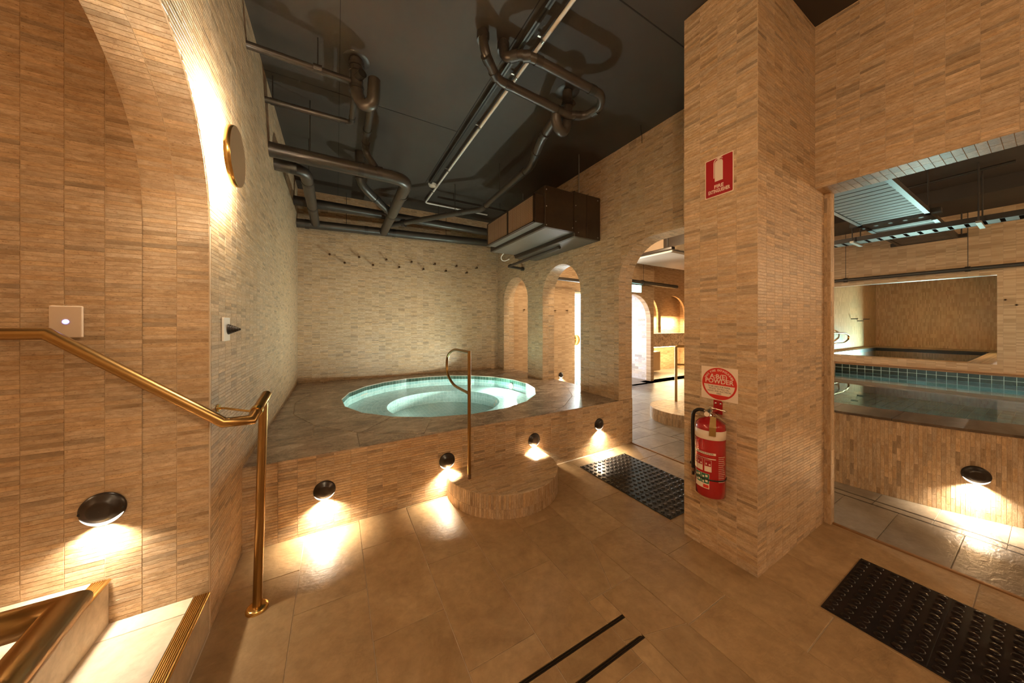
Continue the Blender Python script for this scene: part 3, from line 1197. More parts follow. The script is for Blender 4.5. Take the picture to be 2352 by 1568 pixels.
def uv_ring(name, mat, rows_, parent, n=NG, off=to, a0=ang0, sm=False):
    """surface of revolution with a metric UV map; rows_ = [(r, z)]"""
    vs_, fs, uvs = [], [], []
    s = 0.0
    ss = [0.0]
    for (r0, z0), (r1, z1) in zip(rows_, rows_[1:]):
        s += math.hypot(r1 - r0, z1 - z0)
        ss.append(s)
    for i, (r, z) in enumerate(rows_):
        for j in range(n + 1):
            a = a0 + 2 * PI * j / n
            vs_.append((SC[0] + r * math.cos(a) - off[0], SC[1] + r * math.sin(a) - off[1], z - off[2]))
    rr = max(r for r, z in rows_)
    for i in range(len(rows_) - 1):
        for j in range(n):
            a = i * (n + 1) + j
            fs.append((a, a + 1, a + n + 2, a + n + 1))
            uvs += [(rr * 2 * PI * j / n, ss[i]), (rr * 2 * PI * (j + 1) / n, ss[i]), (rr * 2 * PI * (j + 1) / n, ss[i + 1]), (rr * 2 * PI * j / n, ss[i + 1])]
    me = bpy.data.meshes.new(name)
    me.from_pydata(vs_, [], fs)
    l = me.uv_layers.new(name='UVMap')
    for d, w in zip(l.data, uvs):
        d.uv = w
    me.polygons.foreach_set('use_smooth', [sm] * len(fs))
    return link(name, me, mat, parent)


WZ, BZ, FZ, BR = 0.447, 0.345, 0.175, 0.70
uv_ring('rim_edge', 'edge_tile', [(SR + 0.003, ZD - 0.001), (SR - 0.001, ZD - 0.001), (SR - 0.001, ZD - 0.012)], tub)
uv_ring('waterline_band', 'pool_band', [(SR, ZD - 0.010), (SR, WZ - 0.004)], tub)
uv_ring('basin_wall', 'pool_tile', [(SR, WZ - 0.004), (SR, BZ - 0.002)], tub)
uv_ring('bench', 'pool_tile', [(SR + 0.003, BZ), (BR, BZ)], tub, n=80, sm=True)
uv_ring('foot_well_wall', 'pool_tile', [(BR, BZ), (BR, FZ)], tub, n=80, sm=True)
fl = MB(to)
fl.add([(SC[0] + BR * math.cos(2 * PI * j / 80), SC[1] + BR * math.sin(2 * PI * j / 80), FZ) for j in range(80)], [tuple(range(80))])
flo = fl.build('foot_well_floor', 'pool_tile', tub)
l = flo.data.uv_layers.new(name='UVMap')
for li, lp in enumerate(flo.data.loops):
    co = flo.data.vertices[lp.vertex_index].co
    l.data[li].uv = (co.x, co.y)
wm = MB(to)
wm.add([(x, y, WZ) for x, y in ngon(SR - 0.0005)], [tuple(range(NG))])
wm.build('water', 'water', tub)
# skimmer mouth and jets
a = math.radians(141)
sk = MB(to)
R4 = Matrix.Translation((SC[0], SC[1], 0)) @ Matrix.Rotation(a, 4, 'Z')
for (x0, x1, y0_, y1_, z0, z1) in ((SR - 0.012, SR + 0.004, -0.125, 0.125, WZ - 0.055, WZ - 0.042), (SR - 0.012, SR + 0.004, -0.125, -0.110, WZ - 0.055, ZD - 0.045), (SR - 0.012, SR + 0.004, 0.110, 0.125, WZ - 0.055, ZD - 0.045)):
    b = MB().box(x0, x1, y0_, y1_, z0, z1)
    sk.add([R4 @ v for v in b.v], b.f)
sk.build('skimmer_mouth', 'edge_tile', tub)
for dz, da in ((0.115, 4), (0.06, 0), (0.06, 9)):
    a = math.radians(-12 + da)
    c = Vector((SC[0] + (BR - 0.001) * math.cos(a), SC[1] + (BR - 0.001) * math.sin(a), FZ + dz))
    MB(to).lathe([(0.022, 0.0), (0.022, 0.005), (0.012, 0.008), (0.0, 0.006)], 20, Matrix.Translation(c) @ frame((-math.cos(a), -math.sin(a), 0))).build('jet', 'edge_tile', tub)
a = math.radians(13)
c = Vector((SC[0] + (SR - 0.016) * math.cos(a), SC[1] + (SR - 0.002) * math.sin(a), BZ + 0.055))
nrm = Vector((-math.cos(a), -math.sin(a), 0))
MB(to).lathe([(0.048, -0.016), (0.048, 0.006), (0.040, 0.010)], 28, Matrix.Translation(c) @ frame(nrm)).build('lamp_ring', 'edge_tile', tub)
MB(to).lathe([(0.040, 0.009), (0.0, 0.012)], 28, Matrix.Translation(c) @ frame(nrm)).build('lamp_lens', 'pool_lamp', tub)
lamp('tub_lamp', 'AREA', c - to + nrm * 0.03, 22.0, COOL, tub, size=0.075, aim=nrm + Vector((0, 0, 0.02)))
a = math.radians(243)  # second lamp, unseen under the near rim, added to brighten the foot well
nrm2 = Vector((-math.cos(a), -math.sin(a), 0))
c2_ = Vector((SC[0], SC[1], BZ + 0.055)) - nrm2 * (SR - 0.02)
MB(to).lathe([(0.048, -0.016), (0.048, 0.006), (0.0, 0.010)], 28, Matrix.Translation(c2_) @ frame(nrm2)).build('lamp_lens', 'pool_lamp', tub)
lamp('tub_lamp', 'AREA', c2_ - to + nrm2 * 0.03, 9.0, COOL, tub, size=0.075, aim=nrm2 + Vector((0, 0, -0.05)))

# ------------------------------------------------------------------ round step
RSC, RSR, RSH = Vector((1.215, 2.305, 0)), 0.462, 0.170
rs = thing('round_step', 'half round mosaic step at the foot of the hot tub', 'step', RSC)
ywall = FY(1.2) - 0.003


def arc_limits():
    h = ywall - RSC.y
    a = math.asin(h / RSR)
    return PI - a, 2 * PI + a


al, ah = arc_limits()
outl = [(RSR * math.cos(al + (ah - al) * i / 48), RSR * math.sin(al + (ah - al) * i / 48)) for i in range(49)]
m = MB()
region(m, [(x * 0.992, y * 0.992 if y < 0 else y) for x, y in outl], [], Pz, 0.0, RSH - 0.003)
rc = m.build('core', 'grout', rs)
# riser strips: upright, following the curve
arcl = RSR * (ah - al)
S_R = lambda u, v: (RSR * 0.994 * math.cos(al + v / RSR), RSR * 0.994 * math.sin(al + v / RSR), RSH - 0.002 - u)
S_R2 = lambda u, v: (RSR * 0.994 * math.cos(al + u / RSR), RSR * 0.994 * math.sin(al + u / RSR), v)
tiles(rs, S_R2, 0, arcl, 0, RSH - 0.002, 0.0176, TU, 'tile_v', start_v=RSH - 0.002 - TU, nmax=140, name='riser_tile', wo=RSC)


def in_step(u, v):
    return u * u + v * v > (RSR - 0.012) ** 2


def step_block_l(v):
    if abs(v) >= RSR - 0.004:
        return (-2, 2)
    h = math.sqrt((RSR - 0.004) ** 2 - v * v)
    return (-2, -h)


def step_block_r(v):
    if abs(v) >= RSR - 0.004:
        return (-2, 2)
    h = math.sqrt((RSR - 0.004) ** 2 - v * v)
    return (h, 2)


tiles(rs, lambda u, v: (u, v, RSH - 0.003), -RSR, RSR, -RSR, ywall - RSC.y - 0.001, TU * 1.2, TV, 'tile_t', blocks=[step_block_l, step_block_r], nmax=160, name='tread_tile', wo=RSC)

# ------------------------------------------------------------------ grab rail
gb = Vector((0.887, 2.228, RSH))
gr = thing('grab_rail', 'slim brass grab rail with a looped top rising from the round step', 'grab rail', gb)
gx = gb.x
MB(gb).tube([(gx, gb.y, RSH), (gx, gb.y, 1.150)], 0.0132, 18).build('post', 'brass', gr)
MB(gb).tube([(gx, gb.y, 1.138), (gx, 2.60, 1.138), (gx, 2.78, 1.06), (gx, 2.78, 0.90), (gx, 2.60, 0.822), (gx, gb.y, 0.822)], 0.0118, 16, bend=0.13, nb=8).build('loop', 'brass', gr)
MB(gb).tube([(gx, gb.y, RSH), (gx, gb.y, RSH + 0.035)], 0.0145, 18).build('ferrule', 'bronze', gr)

# ------------------------------------------------------------------ towel pegs on the back wall
def peg(p, n, label, group, L=0.070, r=0.019):
    p, n = Vector(p), Vector(n)
    t = thing('towel_peg', label, 'hook', p, group)
    m = MB().tube([n * 0.0, n * L], r * 0.6, 10)
    m.build('stem', 'black', t)
    m = MB().tube([n * (L - 0.012), n * L], r, 14)
    m.build('knob', 'bronze', t)
    return t


for i in range(13):
    lab = 'small brass peg in the upper row on the wall behind the tub' if i % 2 == 0 else 'small brass peg in the lower row on the wall behind the tub'
    peg((-0.087 + 0.197 * i, YC - 0.003, 2.395 + 0.0012 * i if i % 2 == 0 else 2.288 + 0.0015 * i), (0, -1, 0), lab, 'upper row of towel pegs' if i % 2 == 0 else 'lower row of towel pegs')

# ================================================================== PIPEWORK under the dark soffit
def pipe(name, label, pts, r, rings=(), bend=None, group=None, mat='pipe', hang=()):
    p0 = Vector(pts[0])
    t = thing(name, label, 'pipe', p0, group)
    MB(p0).tube(pts, r, 20, bend=bend if bend is not None else r * 1.9, nb=6).build('run', mat, t)
    for (c, d, k) in rings:
        c, d = Vector(c), Vector(d).normalized()
        MB(p0).tube([c - d * 0.025, c + d * 0.025], r * k, 20).build('collar', 'pipe_ring', t)
    for (h, rr) in hang:
        h = Vector(h)
        MB(p0).tube([h + Vector((0, 0, rr)), Vector((h.x, h.y, ZC))], 0.004, 6).build('hanger_rod', 'pipe_ring', t)
    return t


X, Y, Z = Vector((1, 0, 0)), Vector((0, 1, 0)), Vector((0, 0, 1))
pipe('drain_pipe', 'slim dark pipe leaving the mosaic wall nearest the stair arch under the soffit', [(XB - 0.05, 2.472, 3.080), (0.09, 2.56, 3.135)], 0.0225,
     rings=[((-0.11, 2.495, 3.10), X, 1.12)], hang=[((-0.11, 2.495, 3.10), 0.02)])
pipe('drain_pipe', 'slim dark pipe with an elbow, running from the mosaic wall back to the capped stack', [(XB - 0.05, 3.049, 3.105), (0.115, 3.035, 3.105), (0.122, 2.60, 3.105)], 0.0225,
     rings=[((XB + 0.06, 3.049, 3.105), X, 1.15), ((0.05, 3.037, 3.105), X, 1.12), ((0.117, 2.97, 3.105), Y, 1.12)], hang=[((XB + 0.05, 3.049, 3.105), 0.02)])
# stack with open side branch and U bend
s0 = Vector((0.130, 2.565, ZC))
stk = thing('drain_stack', 'stubby dark pipe stack with an open side branch and a return bend', 'pipe', s0)
MB(s0).tube([(0.130, 2.565, ZC + 0.03), (0.133, 2.565, 3.06), (0.170, 2.555, 2.985), (0.235, 2.515, 2.985), (0.243, 2.495, 3.10), (0.245, 2.50, 3.16)], 0.0440, 22, bend=0.06).build('bend', 'pipe', stk)
for z, k in ((3.265, 1.22), (3.225, 1.18), (3.10, 1.12)):
    MB(s0).tube([(0.131, 2.565, z - 0.012), (0.131, 2.565, z + 0.012)], 0.044 * k, 24).build('collar', 'pipe_ring', stk)
br = MB(s0).tube([(0.131, 2.555, 3.165), (0.165, 2.475, 3.165)], 0.030, 20, cap=False).build('open_branch', 'pipe', stk)
MB(s0).tube([(0.163, 2.480, 3.165), (0.1645, 2.4765, 3.165)], 0.0285, 20).build('branch_mouth', 'hole', br)
MB(s0).lathe([(0.09, 0.0), (0.085, -0.004), (0.05, -0.005)], 28, Matrix.Translation((0.130, 2.565, ZC))).build('ceiling_flange', 'pipe_ring', stk)
pipe('drain_pipe', 'dark pipe dropping from the return bend of the stack to the thick wall pipe', [(0.236, 2.53, 3.075), (0.236, 3.10, 3.065), (0.240, 3.26, 3.0), (0.33, 3.24, 2.86)], 0.031,
     rings=[((0.236, 3.02, 3.066), Y, 1.12), ((0.238, 3.19, 3.03), Vector((0, 1, -0.4)), 1.14)])
pipe('drain_pipe', 'thick dark pipe from the mosaic wall turning towards the wall behind the tub', [(XB - 0.05, 3.227, 2.807), (0.63, 3.227, 2.80), (0.645, 5.20, 2.80)], 0.060, bend=0.16,
     rings=[((0.20, 3.227, 2.806), X, 1.06), ((0.36, 3.227, 2.806), X, 1.06), ((0.64, 3.62, 2.80), Y, 1.05), ((0.642, 4.35, 2.80), Y, 1.05)],
     hang=[((-0.20, 3.227, 2.807), 0.06)])
pipe('drain_pipe', 'dark pipe bent down beside the mosaic wall to the low pipe', [(XB - 0.05, 3.467, 2.795), (-0.25, 3.467, 2.785), (-0.258, 5.20, 2.79)], 0.054, bend=0.13,
     rings=[((-0.34, 3.467, 2.792), X, 1.06), ((-0.252, 3.72, 2.786), Y, 1.06), ((-0.255, 4.5, 2.788), Y, 1.06)], hang=[((-0.252, 3.9, 2.786), 0.05)])
pipe('drain_pipe', 'dark branch pipe dropping from the soffit and joining the thick pipe at a slant', [(0.228, 3.905, ZC + 0.03), (0.235, 3.90, 2.95), (0.38, 4.06, 2.89), (0.66, 4.38, 2.81)], 0.046, bend=0.10,
     rings=[((0.42, 4.10, 2.88), Vector((1, 1, -0.25)), 1.08), ((0.56, 4.27, 2.84), Vector((1, 1, -0.25)), 1.08), ((0.231, 3.904, 3.02), Z, 1.08)])
pipe('drain_pipe', 'long low dark pipe crossing in front of the wall behind the tub', [(XB - 0.05, 5.25, 2.772), (1.1, 5.25, 2.825), (2.70, 5.25, 2.885)], 0.062, bend=0.02,
     rings=[((-0.36, 5.25, 2.776), X, 1.06), ((0.40, 5.25, 2.801), X, 1.06), ((0.80, 5.25, 2.815), X, 1.05)], hang=[((0.13, 5.25, 2.79), 0.06), ((1.66, 5.25, 2.845), 0.06), ((0.75, 5.25, 2.81), 0.06)])
pipe('drain_pipe', 'long upper dark pipe crossing close under the soffit behind the tub', [(XB - 0.05, 4.92, 2.975), (2.70, 4.92, 2.965)], 0.060,
     rings=[((-0.30, 4.92, 2.975), X, 1.06), ((1.2, 4.92, 2.97), X, 1.05)], hang=[((1.43, 4.92, 2.97), 0.06)])
pipe('drain_pipe', 'long dark pipe angling down from the far stack to the thick pipe', [(1.555, 2.03, 3.03), (1.575, 2.24, 2.99), (1.735, 2.66, 2.97), (1.722, 3.88, 2.92), (1.56, 4.03, 2.91), (0.68, 4.93, 2.83)], 0.036, bend=0.07,
     rings=[((1.568, 2.2, 2.995), Vector((0.1, 1, -0.1)), 1.12), ((1.65, 2.45, 2.98), Vector((0.4, 1, 0)), 1.12), ((1.73, 2.80, 2.965), Y, 1.12), ((1.722, 3.76, 2.925), Y, 1.12), ((1.50, 4.09, 2.905), Vector((-1, 1, 0)), 1.1), ((0.86, 4.75, 2.845), Vector((-1, 1, 0)), 1.5)],
     hang=[((1.725, 3.35, 2.94), 0.03), ((1.44, 4.15, 2.90), 0.03)])
# far stack
s4 = Vector((1.692, 2.037, ZC))
st4 = thing('drain_stack', 'tall dark pipe stack with a hooked bend in the middle of the soffit', 'pipe', s4)
MB(s4).tube([(1.692, 2.037, ZC + 0.03), (1.680, 2.03, 3.03), (1.665, 2.05, 2.965), (1.60, 2.04, 2.965), (1.555, 2.02, 3.03), (1.55, 2.01, 3.07)], 0.042, 22, bend=0.055).build('bend', 'pipe', st4)
for z, k in ((3.19, 1.15), (3.085, 1.15)):
    MB(s4).tube([(1.686, 2.033, z - 0.012), (1.686, 2.033, z + 0.012)], 0.042 * k, 24).build('collar', 'pipe_ring', st4)
br = MB(s4).tube([(1.688, 2.03, 3.16), (1.735, 2.005, 3.215)], 0.024, 18, cap=False).build('open_branch', 'pipe', st4)
MB(s4).tube([(1.732, 2.0065, 3.211), (1.734, 2.0055, 3.213)], 0.0225, 18).build('branch_mouth', 'hole', br)
MB(s4).lathe([(0.10, 0.0), (0.095, -0.004), (0.045, -0.005)], 28, Matrix.Translation((1.692, 2.037, ZC))).build('ceiling_flange', 'pipe_ring', st4)
pipe('drain_pipe', 'dark pipe with a straight run between two soffit outlets, on the mosaic wall side', [(0.857, 1.905, ZC + 0.03), (0.845, 1.868, 3.20), (0.868, 1.872, 3.13), (1.0, 1.972, 3.095), (1.67, 1.985, 3.07)], 0.031, bend=0.05,
     rings=[((0.851, 1.89, 3.265), Z, 1.35), ((0.875, 1.88, 3.126), Vector((1, 0.8, -0.2)), 1.12), ((0.965, 1.95, 3.105), Vector((1, 0.8, -0.2)), 1.12), ((1.09, 1.974, 3.092), X, 1.1), ((1.56, 1.983, 3.074), X, 1.1)])
pipe('drain_pipe', 'dark looping pipe between two soffit outlets, on the pillar side', [(1.012, 1.905, ZC + 0.03), (0.990, 1.862, 3.19), (1.0, 1.825, 3.145), (1.07, 1.755, 3.14), (1.14, 1.72, 3.12), (1.76, 1.715, 3.10), (1.835, 1.80, 3.09), (1.80, 1.935, 3.08), (1.67, 1.99, 3.08)], 0.031, bend=0.05,
     rings=[((1.003, 1.89, 3.265), Z, 1.35), ((1.035, 1.79, 3.142), Vector((0.8, -0.8, 0)), 1.12), ((1.10, 1.738, 3.13), Vector((0.8, -0.5, 0)), 1.12), ((1.18, 1.7195, 3.119), X, 1.12), ((1.66, 1.7155, 3.103), X, 1.1), ((1.83, 1.86, 3.085), Vector((-0.2, 1, 0)), 1.12), ((1.74, 1.962, 3.08), Vector((-1, 0.4, 0)), 1.12)])
# conduit and track
cd = pipe('conduit', 'thin white conduit running straight along the dark soffit', [(1.225, -2.5, 3.272), (1.218, 4.915, 3.272), (2.30, 4.93, 3.272)], 0.0125, bend=0.05, mat='white')
for y in (1.72, 2.08, 2.78, 3.75, 4.45):
    MB(Vector((1.225, -2.5, 3.272))).tube([(1.219, y - 0.012, 3.272), (1.219, y + 0.012, 3.272)], 0.0160, 14).build('saddle', 'steel', cd)
    MB(Vector((1.225, -2.5, 3.272))).box(1.175, 1.222, y - 0.006, y + 0.006, 3.286, 3.294).build('saddle_foot', 'steel', cd)
t = thing('lighting_track', 'black track fixed flat to the dark soffit beside the white conduit', 'track', (1.115, 1.0, ZC))
MB((1.115, 1.0, ZC)).box(1.098, 1.132, -2.5, 4.22, 3.272, ZC + 0.001).build('channel', 'pipe_ring', t)
MB((1.115, 1.0, ZC)).box(1.110, 1.120, -2.5, 4.22, 3.2705, 3.2725).build('groove', 'hole', t)
t = thing('cable_strut', 'thin black strut hung under the soffit near the air unit', 'strut', (1.8, 4.45, 3.2))
MB((1.8, 4.45, 3.2)).box(1.28, 2.72, 4.43, 4.465, 3.185, 3.215).build('rail', 'pipe_ring', t)
for x in (1.52, 2.3):
    MB((1.8, 4.45, 3.2)).tube([(x, 4.447, 3.21), (x, 4.447, ZC)], 0.004, 6).build('hanger_rod', 'pipe_ring', t)
sd = thing('smoke_detector', 'round white smoke detector on the dark soffit', 'detector', (1.165, 4.30, ZC))
MB().lathe([(0.058, 0.0), (0.058, -0.014), (0.050, -0.018)], 32).build('base', 'white', sd)
MB().lathe([(0.050, -0.018), (0.047, -0.034), (0.030, -0.044), (0.0, -0.046)], 32).build('head', 'white', sd)
MB().lathe([(0.014, -0.0455), (0.012, -0.050), (0.0, -0.051)], 20).build('sensor_cap', 'plate', sd)
# loose wire by the pillar
w = MB((2.60, 2.02, ZC)).tube([(2.60, 2.02, ZC), (2.605, 2.02, 3.26), (2.59, 2.00, 3.20), (2.592, 2.0, 3.12)], 0.003, 6, bend=0.03).build('loose_wire', 'hole', None, loc=(2.60, 2.02, ZC))
tag(w, 'thin black wire dangling from the soffit by the arcade wall', 'wire')

# ================================================================== AIR UNIT on the arcade wall
ao = Vector((2.3, 3.37, 2.36))
ac = thing('air_handler', 'dark brown box air unit with mesh grilles mounted above the arches', 'air conditioner', ao)
AYn, AYf = 2.695, 4.05
bevel(MB(ao).box(2.345, XD - 0.004, AYn, AYf, 2.352, 2.858).build('rear_casing', 'ac_dark', ac), 0.004, 1)
bevel(MB(ao).box(1.938, 2.345, AYn + 0.004, AYf - 0.004, 2.398, 2.842).build('fan_casing', 'ac_dark', ac), 0.004, 1)
MB(ao).box(1.962, 2.338, AYn + 0.03, AYf - 0.03, 2.3955, 2.399).build('underside_panel', 'ac_base', ac)
MB(ao).box(2.370, XD - 0.02, AYn + 0.03, AYf - 0.03, 2.3495, 2.353).build('underside_panel', 'ac_base', ac)
bevel(MB(ao).box(1.825, 1.938, AYn + 0.02, AYf - 0.16, 2.435, 2.735).build('inlet_collar', 'ac_dark', ac), 0.003, 1)
MB(ao).box(1.83, 1.932, AYn + 0.03, AYf - 0.17, 2.4325, 2.4355).build('collar_soffit', 'ac_base', ac)
M['mesh'] = simple('tan_filter_mesh', (0.46, 0.31, 0.20), 0.6)
gy = [AYn + 0.03, 3.30, AYf - 0.17]
for (ya, yb) in zip(gy, gy[1:]):
    g = MB(ao).box(1.816, 1.822, ya + 0.012, yb - 0.012, 2.447, 2.723).build('filter', 'mesh', ac)
    m = MB(ao)
    for (a, b, c, d) in ((ya, yb, 2.437, 2.449), (ya, yb, 2.721, 2.733), (ya, ya + 0.013, 2.437, 2.733), (yb - 0.013, yb, 2.437, 2.733)):
        m.box(1.806, 1.824, a, b, c, d)
    m.build('filter_frame', 'ac_dark', ac)
    m = MB(ao)
    n = 24
    for i in range(1, n):
        y = ya + 0.013 + (yb - ya - 0.026) * i / n
        m.box(1.813, 1.816, y - 0.0014, y + 0.0014, 2.449, 2.721)
    for i in range(1, 15):
        z = 2.449 + 0.272 * i / 15
        m.box(1.813, 1.816, ya + 0.013, yb - 0.013, z - 0.0014, z + 0.0014)
    m.build('mesh_wires', 'bronze', g)
MB(ao).box(2.330, 2.347, AYn - 0.006, AYf, 2.385, 2.86).build('flange', 'ac_dark', ac)
MB(ao).box(2.52, 2.524, AYn - 0.002, AYn + 0.004, 2.36, 2.85).build('seam', 'hole', ac)
for (x, z) in ((1.955, 2.42), (1.955, 2.62), (1.955, 2.80), (2.315, 2.44), (2.36, 2.52), (2.36, 2.7), (2.70, 2.38), (2.70, 2.82), (2.40, 2.40)):
    MB(ao).lathe([(0.007, 0.0), (0.006, 0.004), (0.0, 0.005)], 10, Matrix.Translation((x, AYn - (0 if x > 2.345 else -0.004), z)) @ frame((0, -1, 0))).build('screw', 'steel', ac)
for y in (2.85, 3.95):
    MB(ao).tube([(2.43, y if y > 3 else 2.72, 2.855), (2.43, y if y > 3 else 2.72, ZC)], 0.005, 8).build('hanger_rod', 'steel', ac)
pipe('condensate_pipe', 'dark drain pipe slung under the brown air unit and bent into the wall', [(2.45, 3.10, 2.326), (2.44, 4.42, 2.298), (2.74, 4.44, 2.288)], 0.021, rings=[((2.44, 4.36, 2.302), Y, 1.15), ((2.725, 4.44, 2.288), X, 1.5)], bend=0.03)
w = MB((2.2, 4.0, 2.4)).tube([(2.15, 4.02, 2.41), (2.13, 4.09, 2.36), (2.16, 4.12, 2.315), (2.22, 4.12, 2.31), (2.27, 4.08, 2.34)], 0.007, 8, bend=0.05).build('flexible_hose', 'white', None, loc=(2.2, 4.0, 2.4))
tag(w, 'short white flexible hose looping below the brown air unit', 'hose')

# ================================================================== PANELS on the walls
kp = thing('door_release_panel', 'cream square wall panel with a glowing blue push button', 'wall switch', (-0.881, YA - 0.003, 1.361))
bevel(MB().box(-0.0405, 0.0405, -0.010, 0.0, -0.060, 0.060).build('plate', 'plate', kp), 0.004, 3)
MB().lathe([(0.0085, 0.0), (0.0082, 0.0012), (0.0058, 0.0014)], 28, Matrix.Translation((0, -0.010, 0)) @ frame((0, -1, 0))).build('button_halo', 'led_blue', kp)
MB().lathe([(0.0057, 0.0014), (0.0, 0.0016)], 28, Matrix.Translation((0, -0.010, 0)) @ frame((0, -1, 0))).build('button', 'led_white', kp)
sw = thing('dimmer_switch', 'pale wall plate with a black ribbed cone knob', 'wall switch', (XB + 0.003, 2.042, 1.327))
bevel(MB().box(0.0, 0.009, -0.050, 0.050, -0.058, 0.058).build('plate', 'white', sw), 0.002, 2)
prof = [(0.026, 0.0), (0.026, 0.004)]
for i in range(6):
    r = 0.0245 - i * 0.0036
    prof += [(r, 0.004 + i * 0.0075), (r, 0.009 + i * 0.0075), (r - 0.0022, 0.0095 + i * 0.0075), (r - 0.0022, 0.0115 + i * 0.0075)]
prof += [(0.0, 0.049)]
MB().lathe(prof, 28, Matrix.Translation((0.009, 0.018, 0)) @ frame((1, 0, 0)), smooth=False).build('cone_knob', 'black', sw)

# ------------------------------------------------------------------ fire sign
xs_ = PX0 - 0.003
WM = Matrix((( 0, 0, -1, 0), (-1, 0, 0, 0), (0, 1, 0, 0), (0, 0, 0, 1)))   # local x -> -Y, y -> +Z, z -> -X (faces the room)
fs_ = thing('fire_sign', 'red and white fire extinguisher sign high on the pillar', 'sign', (xs_, 0.9795, 2.221))


def sp(dx, dy, dz=0.0):
    return WM @ Matrix.Translation((dx, dy, dz))


def plate(m4, w, h, d, r=0.004):
    m = MB()
    pts = []
    for cx, cy, a in ((w / 2 - r, h / 2 - r, 0), (-w / 2 + r, h / 2 - r, 90), (-w / 2 + r, -h / 2 + r, 180), (w / 2 - r, -h / 2 + r, 270)):
        for k in range(5):
            b = math.radians(a + k * 22.5)
            pts.append((cx + r * math.cos(b), cy + r * math.sin(b)))
    return region(m, pts, [], lambda u, v, dd: m4 @ Vector((u, v, dd)), 0.0, d)


def shape(m4, pts, d0, d1):
    return region(MB(), pts, [], lambda u, v, dd: m4 @ Vector((u, v, dd)), d0, d1)


plate(sp(0, 0), 0.155, 0.229, 0.002).build('board', 'sign_white', fs_)
plate(sp(0, 0, 0.002), 0.145, 0.219, 0.0008, 0.005).build('red_field', 'sign_red', fs_)
# pictogram: cylinder, hose, handle
ox, oy = -0.002, 0.035
pg = [(-0.020, -0.062), (0.024, -0.062), (0.024, 0.046), (0.020, 0.055), (0.012, 0.060), (-0.008, 0.060), (-0.016, 0.055), (-0.020, 0.046)]
shape(sp(ox, oy, 0.0028), pg, 0, 0.0006).build('pictogram', 'sign_white', fs_)
shape(sp(ox, oy, 0.0028), [(-0.004, 0.058), (0.006, 0.058), (0.008, 0.066), (0.022, 0.060), (0.024, 0.063), (0.010, 0.070), (0.023, 0.072), (0.023, 0.0755), (0.004, 0.075), (-0.012, 0.071), (-0.006, 0.066)], 0, 0.0006).build('pictogram', 'sign_white', fs_)
hose = [(-0.008, 0.071), (-0.018, 0.068), (-0.025, 0.059), (-0.027, 0.048), (-0.027, -0.040), (-0.0225, -0.040), (-0.0225, 0.046), (-0.021, 0.056), (-0.016, 0.063), (-0.008, 0.067)]
shape(sp(ox, oy, 0.0028), hose, 0, 0.0006).build('pictogram', 'sign_white', fs_)
text('FIRE', 0.0285, 'sign_white', fs_, sp(0.0, -0.058, 0.0028), bold=0.0007)
text('EXTINGUISHER', 0.0285, 'sign_white', fs_, sp(0.0, -0.084, 0.0028), xs=0.60, bold=0.0008)

# ------------------------------------------------------------------ powder sign
ps = thing('powder_sign', 'white square sign with a red disc reading A:B(E) POWDER', 'sign', (xs_, 0.9795, 1.0035))
plate(sp(0, 0), 0.199, 0.193, 0.0015, 0.001).build('board', 'sign_white', ps)
RD = 0.0945
n_ = 64
circ = [(RD * math.cos(2 * PI * i / n_), RD * 0.985 * math.sin(2 * PI * i / n_)) for i in range(n_)]
ri_ = RD - 0.010
lo = -0.066
a1, a2 = math.asin(-0.008 / ri_), math.asin(lo / ri_)
half = [(ri_ * math.cos(a1 + (a2 - a1) * i / 14), ri_ * math.sin(a1 + (a2 - a1) * i / 14)) for i in range(15)]
half = half + [(-x, y) for x, y in half[::-1]]
region(MB(), circ, [half], lambda u, v, d: sp(0, 0, 0.0015) @ Vector((u, v, d)), 0, 0.0006).build('red_disc', 'sign_red2', ps)
text('A:B(E)', 0.0365, 'sign_white', ps, sp(-0.002, 0.041, 0.0022), bold=0.0006)
text('POWDER', 0.0365, 'sign_white', ps, sp(0.0, 0.013, 0.0022), bold=0.0006)
for i, s_ in enumerate(('TO BE USED FOR PAPER,', 'WOOD, TEXTILE, OIL,', 'LIQUID, AND ELECTRICAL', 'FIRES')):
    text(s_, 0.0128, 'print_dark', ps, sp(0.0, -0.019 - i * 0.0132, 0.0017), xs=0.88)
arc_t = 'THIS FIRE EXTINGUISHER'
for i, ch in enumerate(arc_t):
    if ch == ' ':
        continue
    a = math.radians(90 + 66 - 132 * i / (len(arc_t) - 1))
    text(ch, 0.0165, 'sign_white', ps, sp(0, 0, 0.0022) @ Matrix.Translation((0.0785 * math.cos(a), 0.0785 * math.sin(a), 0)) @ Matrix.Rotation(a - PI / 2, 4, 'Z'), bold=0.0003)

# ------------------------------------------------------------------ extinguisher
ex = thing('fire_extinguisher', 'red powder fire extinguisher hung on the pillar', 'fire extinguisher', (1.868, 0.984, 0.385))
ER = 0.0750


def tr(x, y, z):
    return Matrix.Translation((x, y, z))


MB().lathe([(0.0, 0.004), (0.05, 0.0), (ER - 0.006, 0.0), (ER - 0.001, 0.004), (ER - 0.001, 0.028), (ER, 0.030), (ER, 0.385), (ER - 0.004, 0.402), (ER - 0.016, 0.418), (ER - 0.034, 0.428), (0.026, 0.434), (0.022, 0.440), (0.0, 0.440)], 56).build('cylinder', 'red', ex)
MB().lathe([(ER + 0.0006, 0.325), (ER + 0.0010, 0.3255), (ER + 0.0010, 0.3735), (ER + 0.0006, 0.374)], 56).build('white_band', 'sign_white', ex)


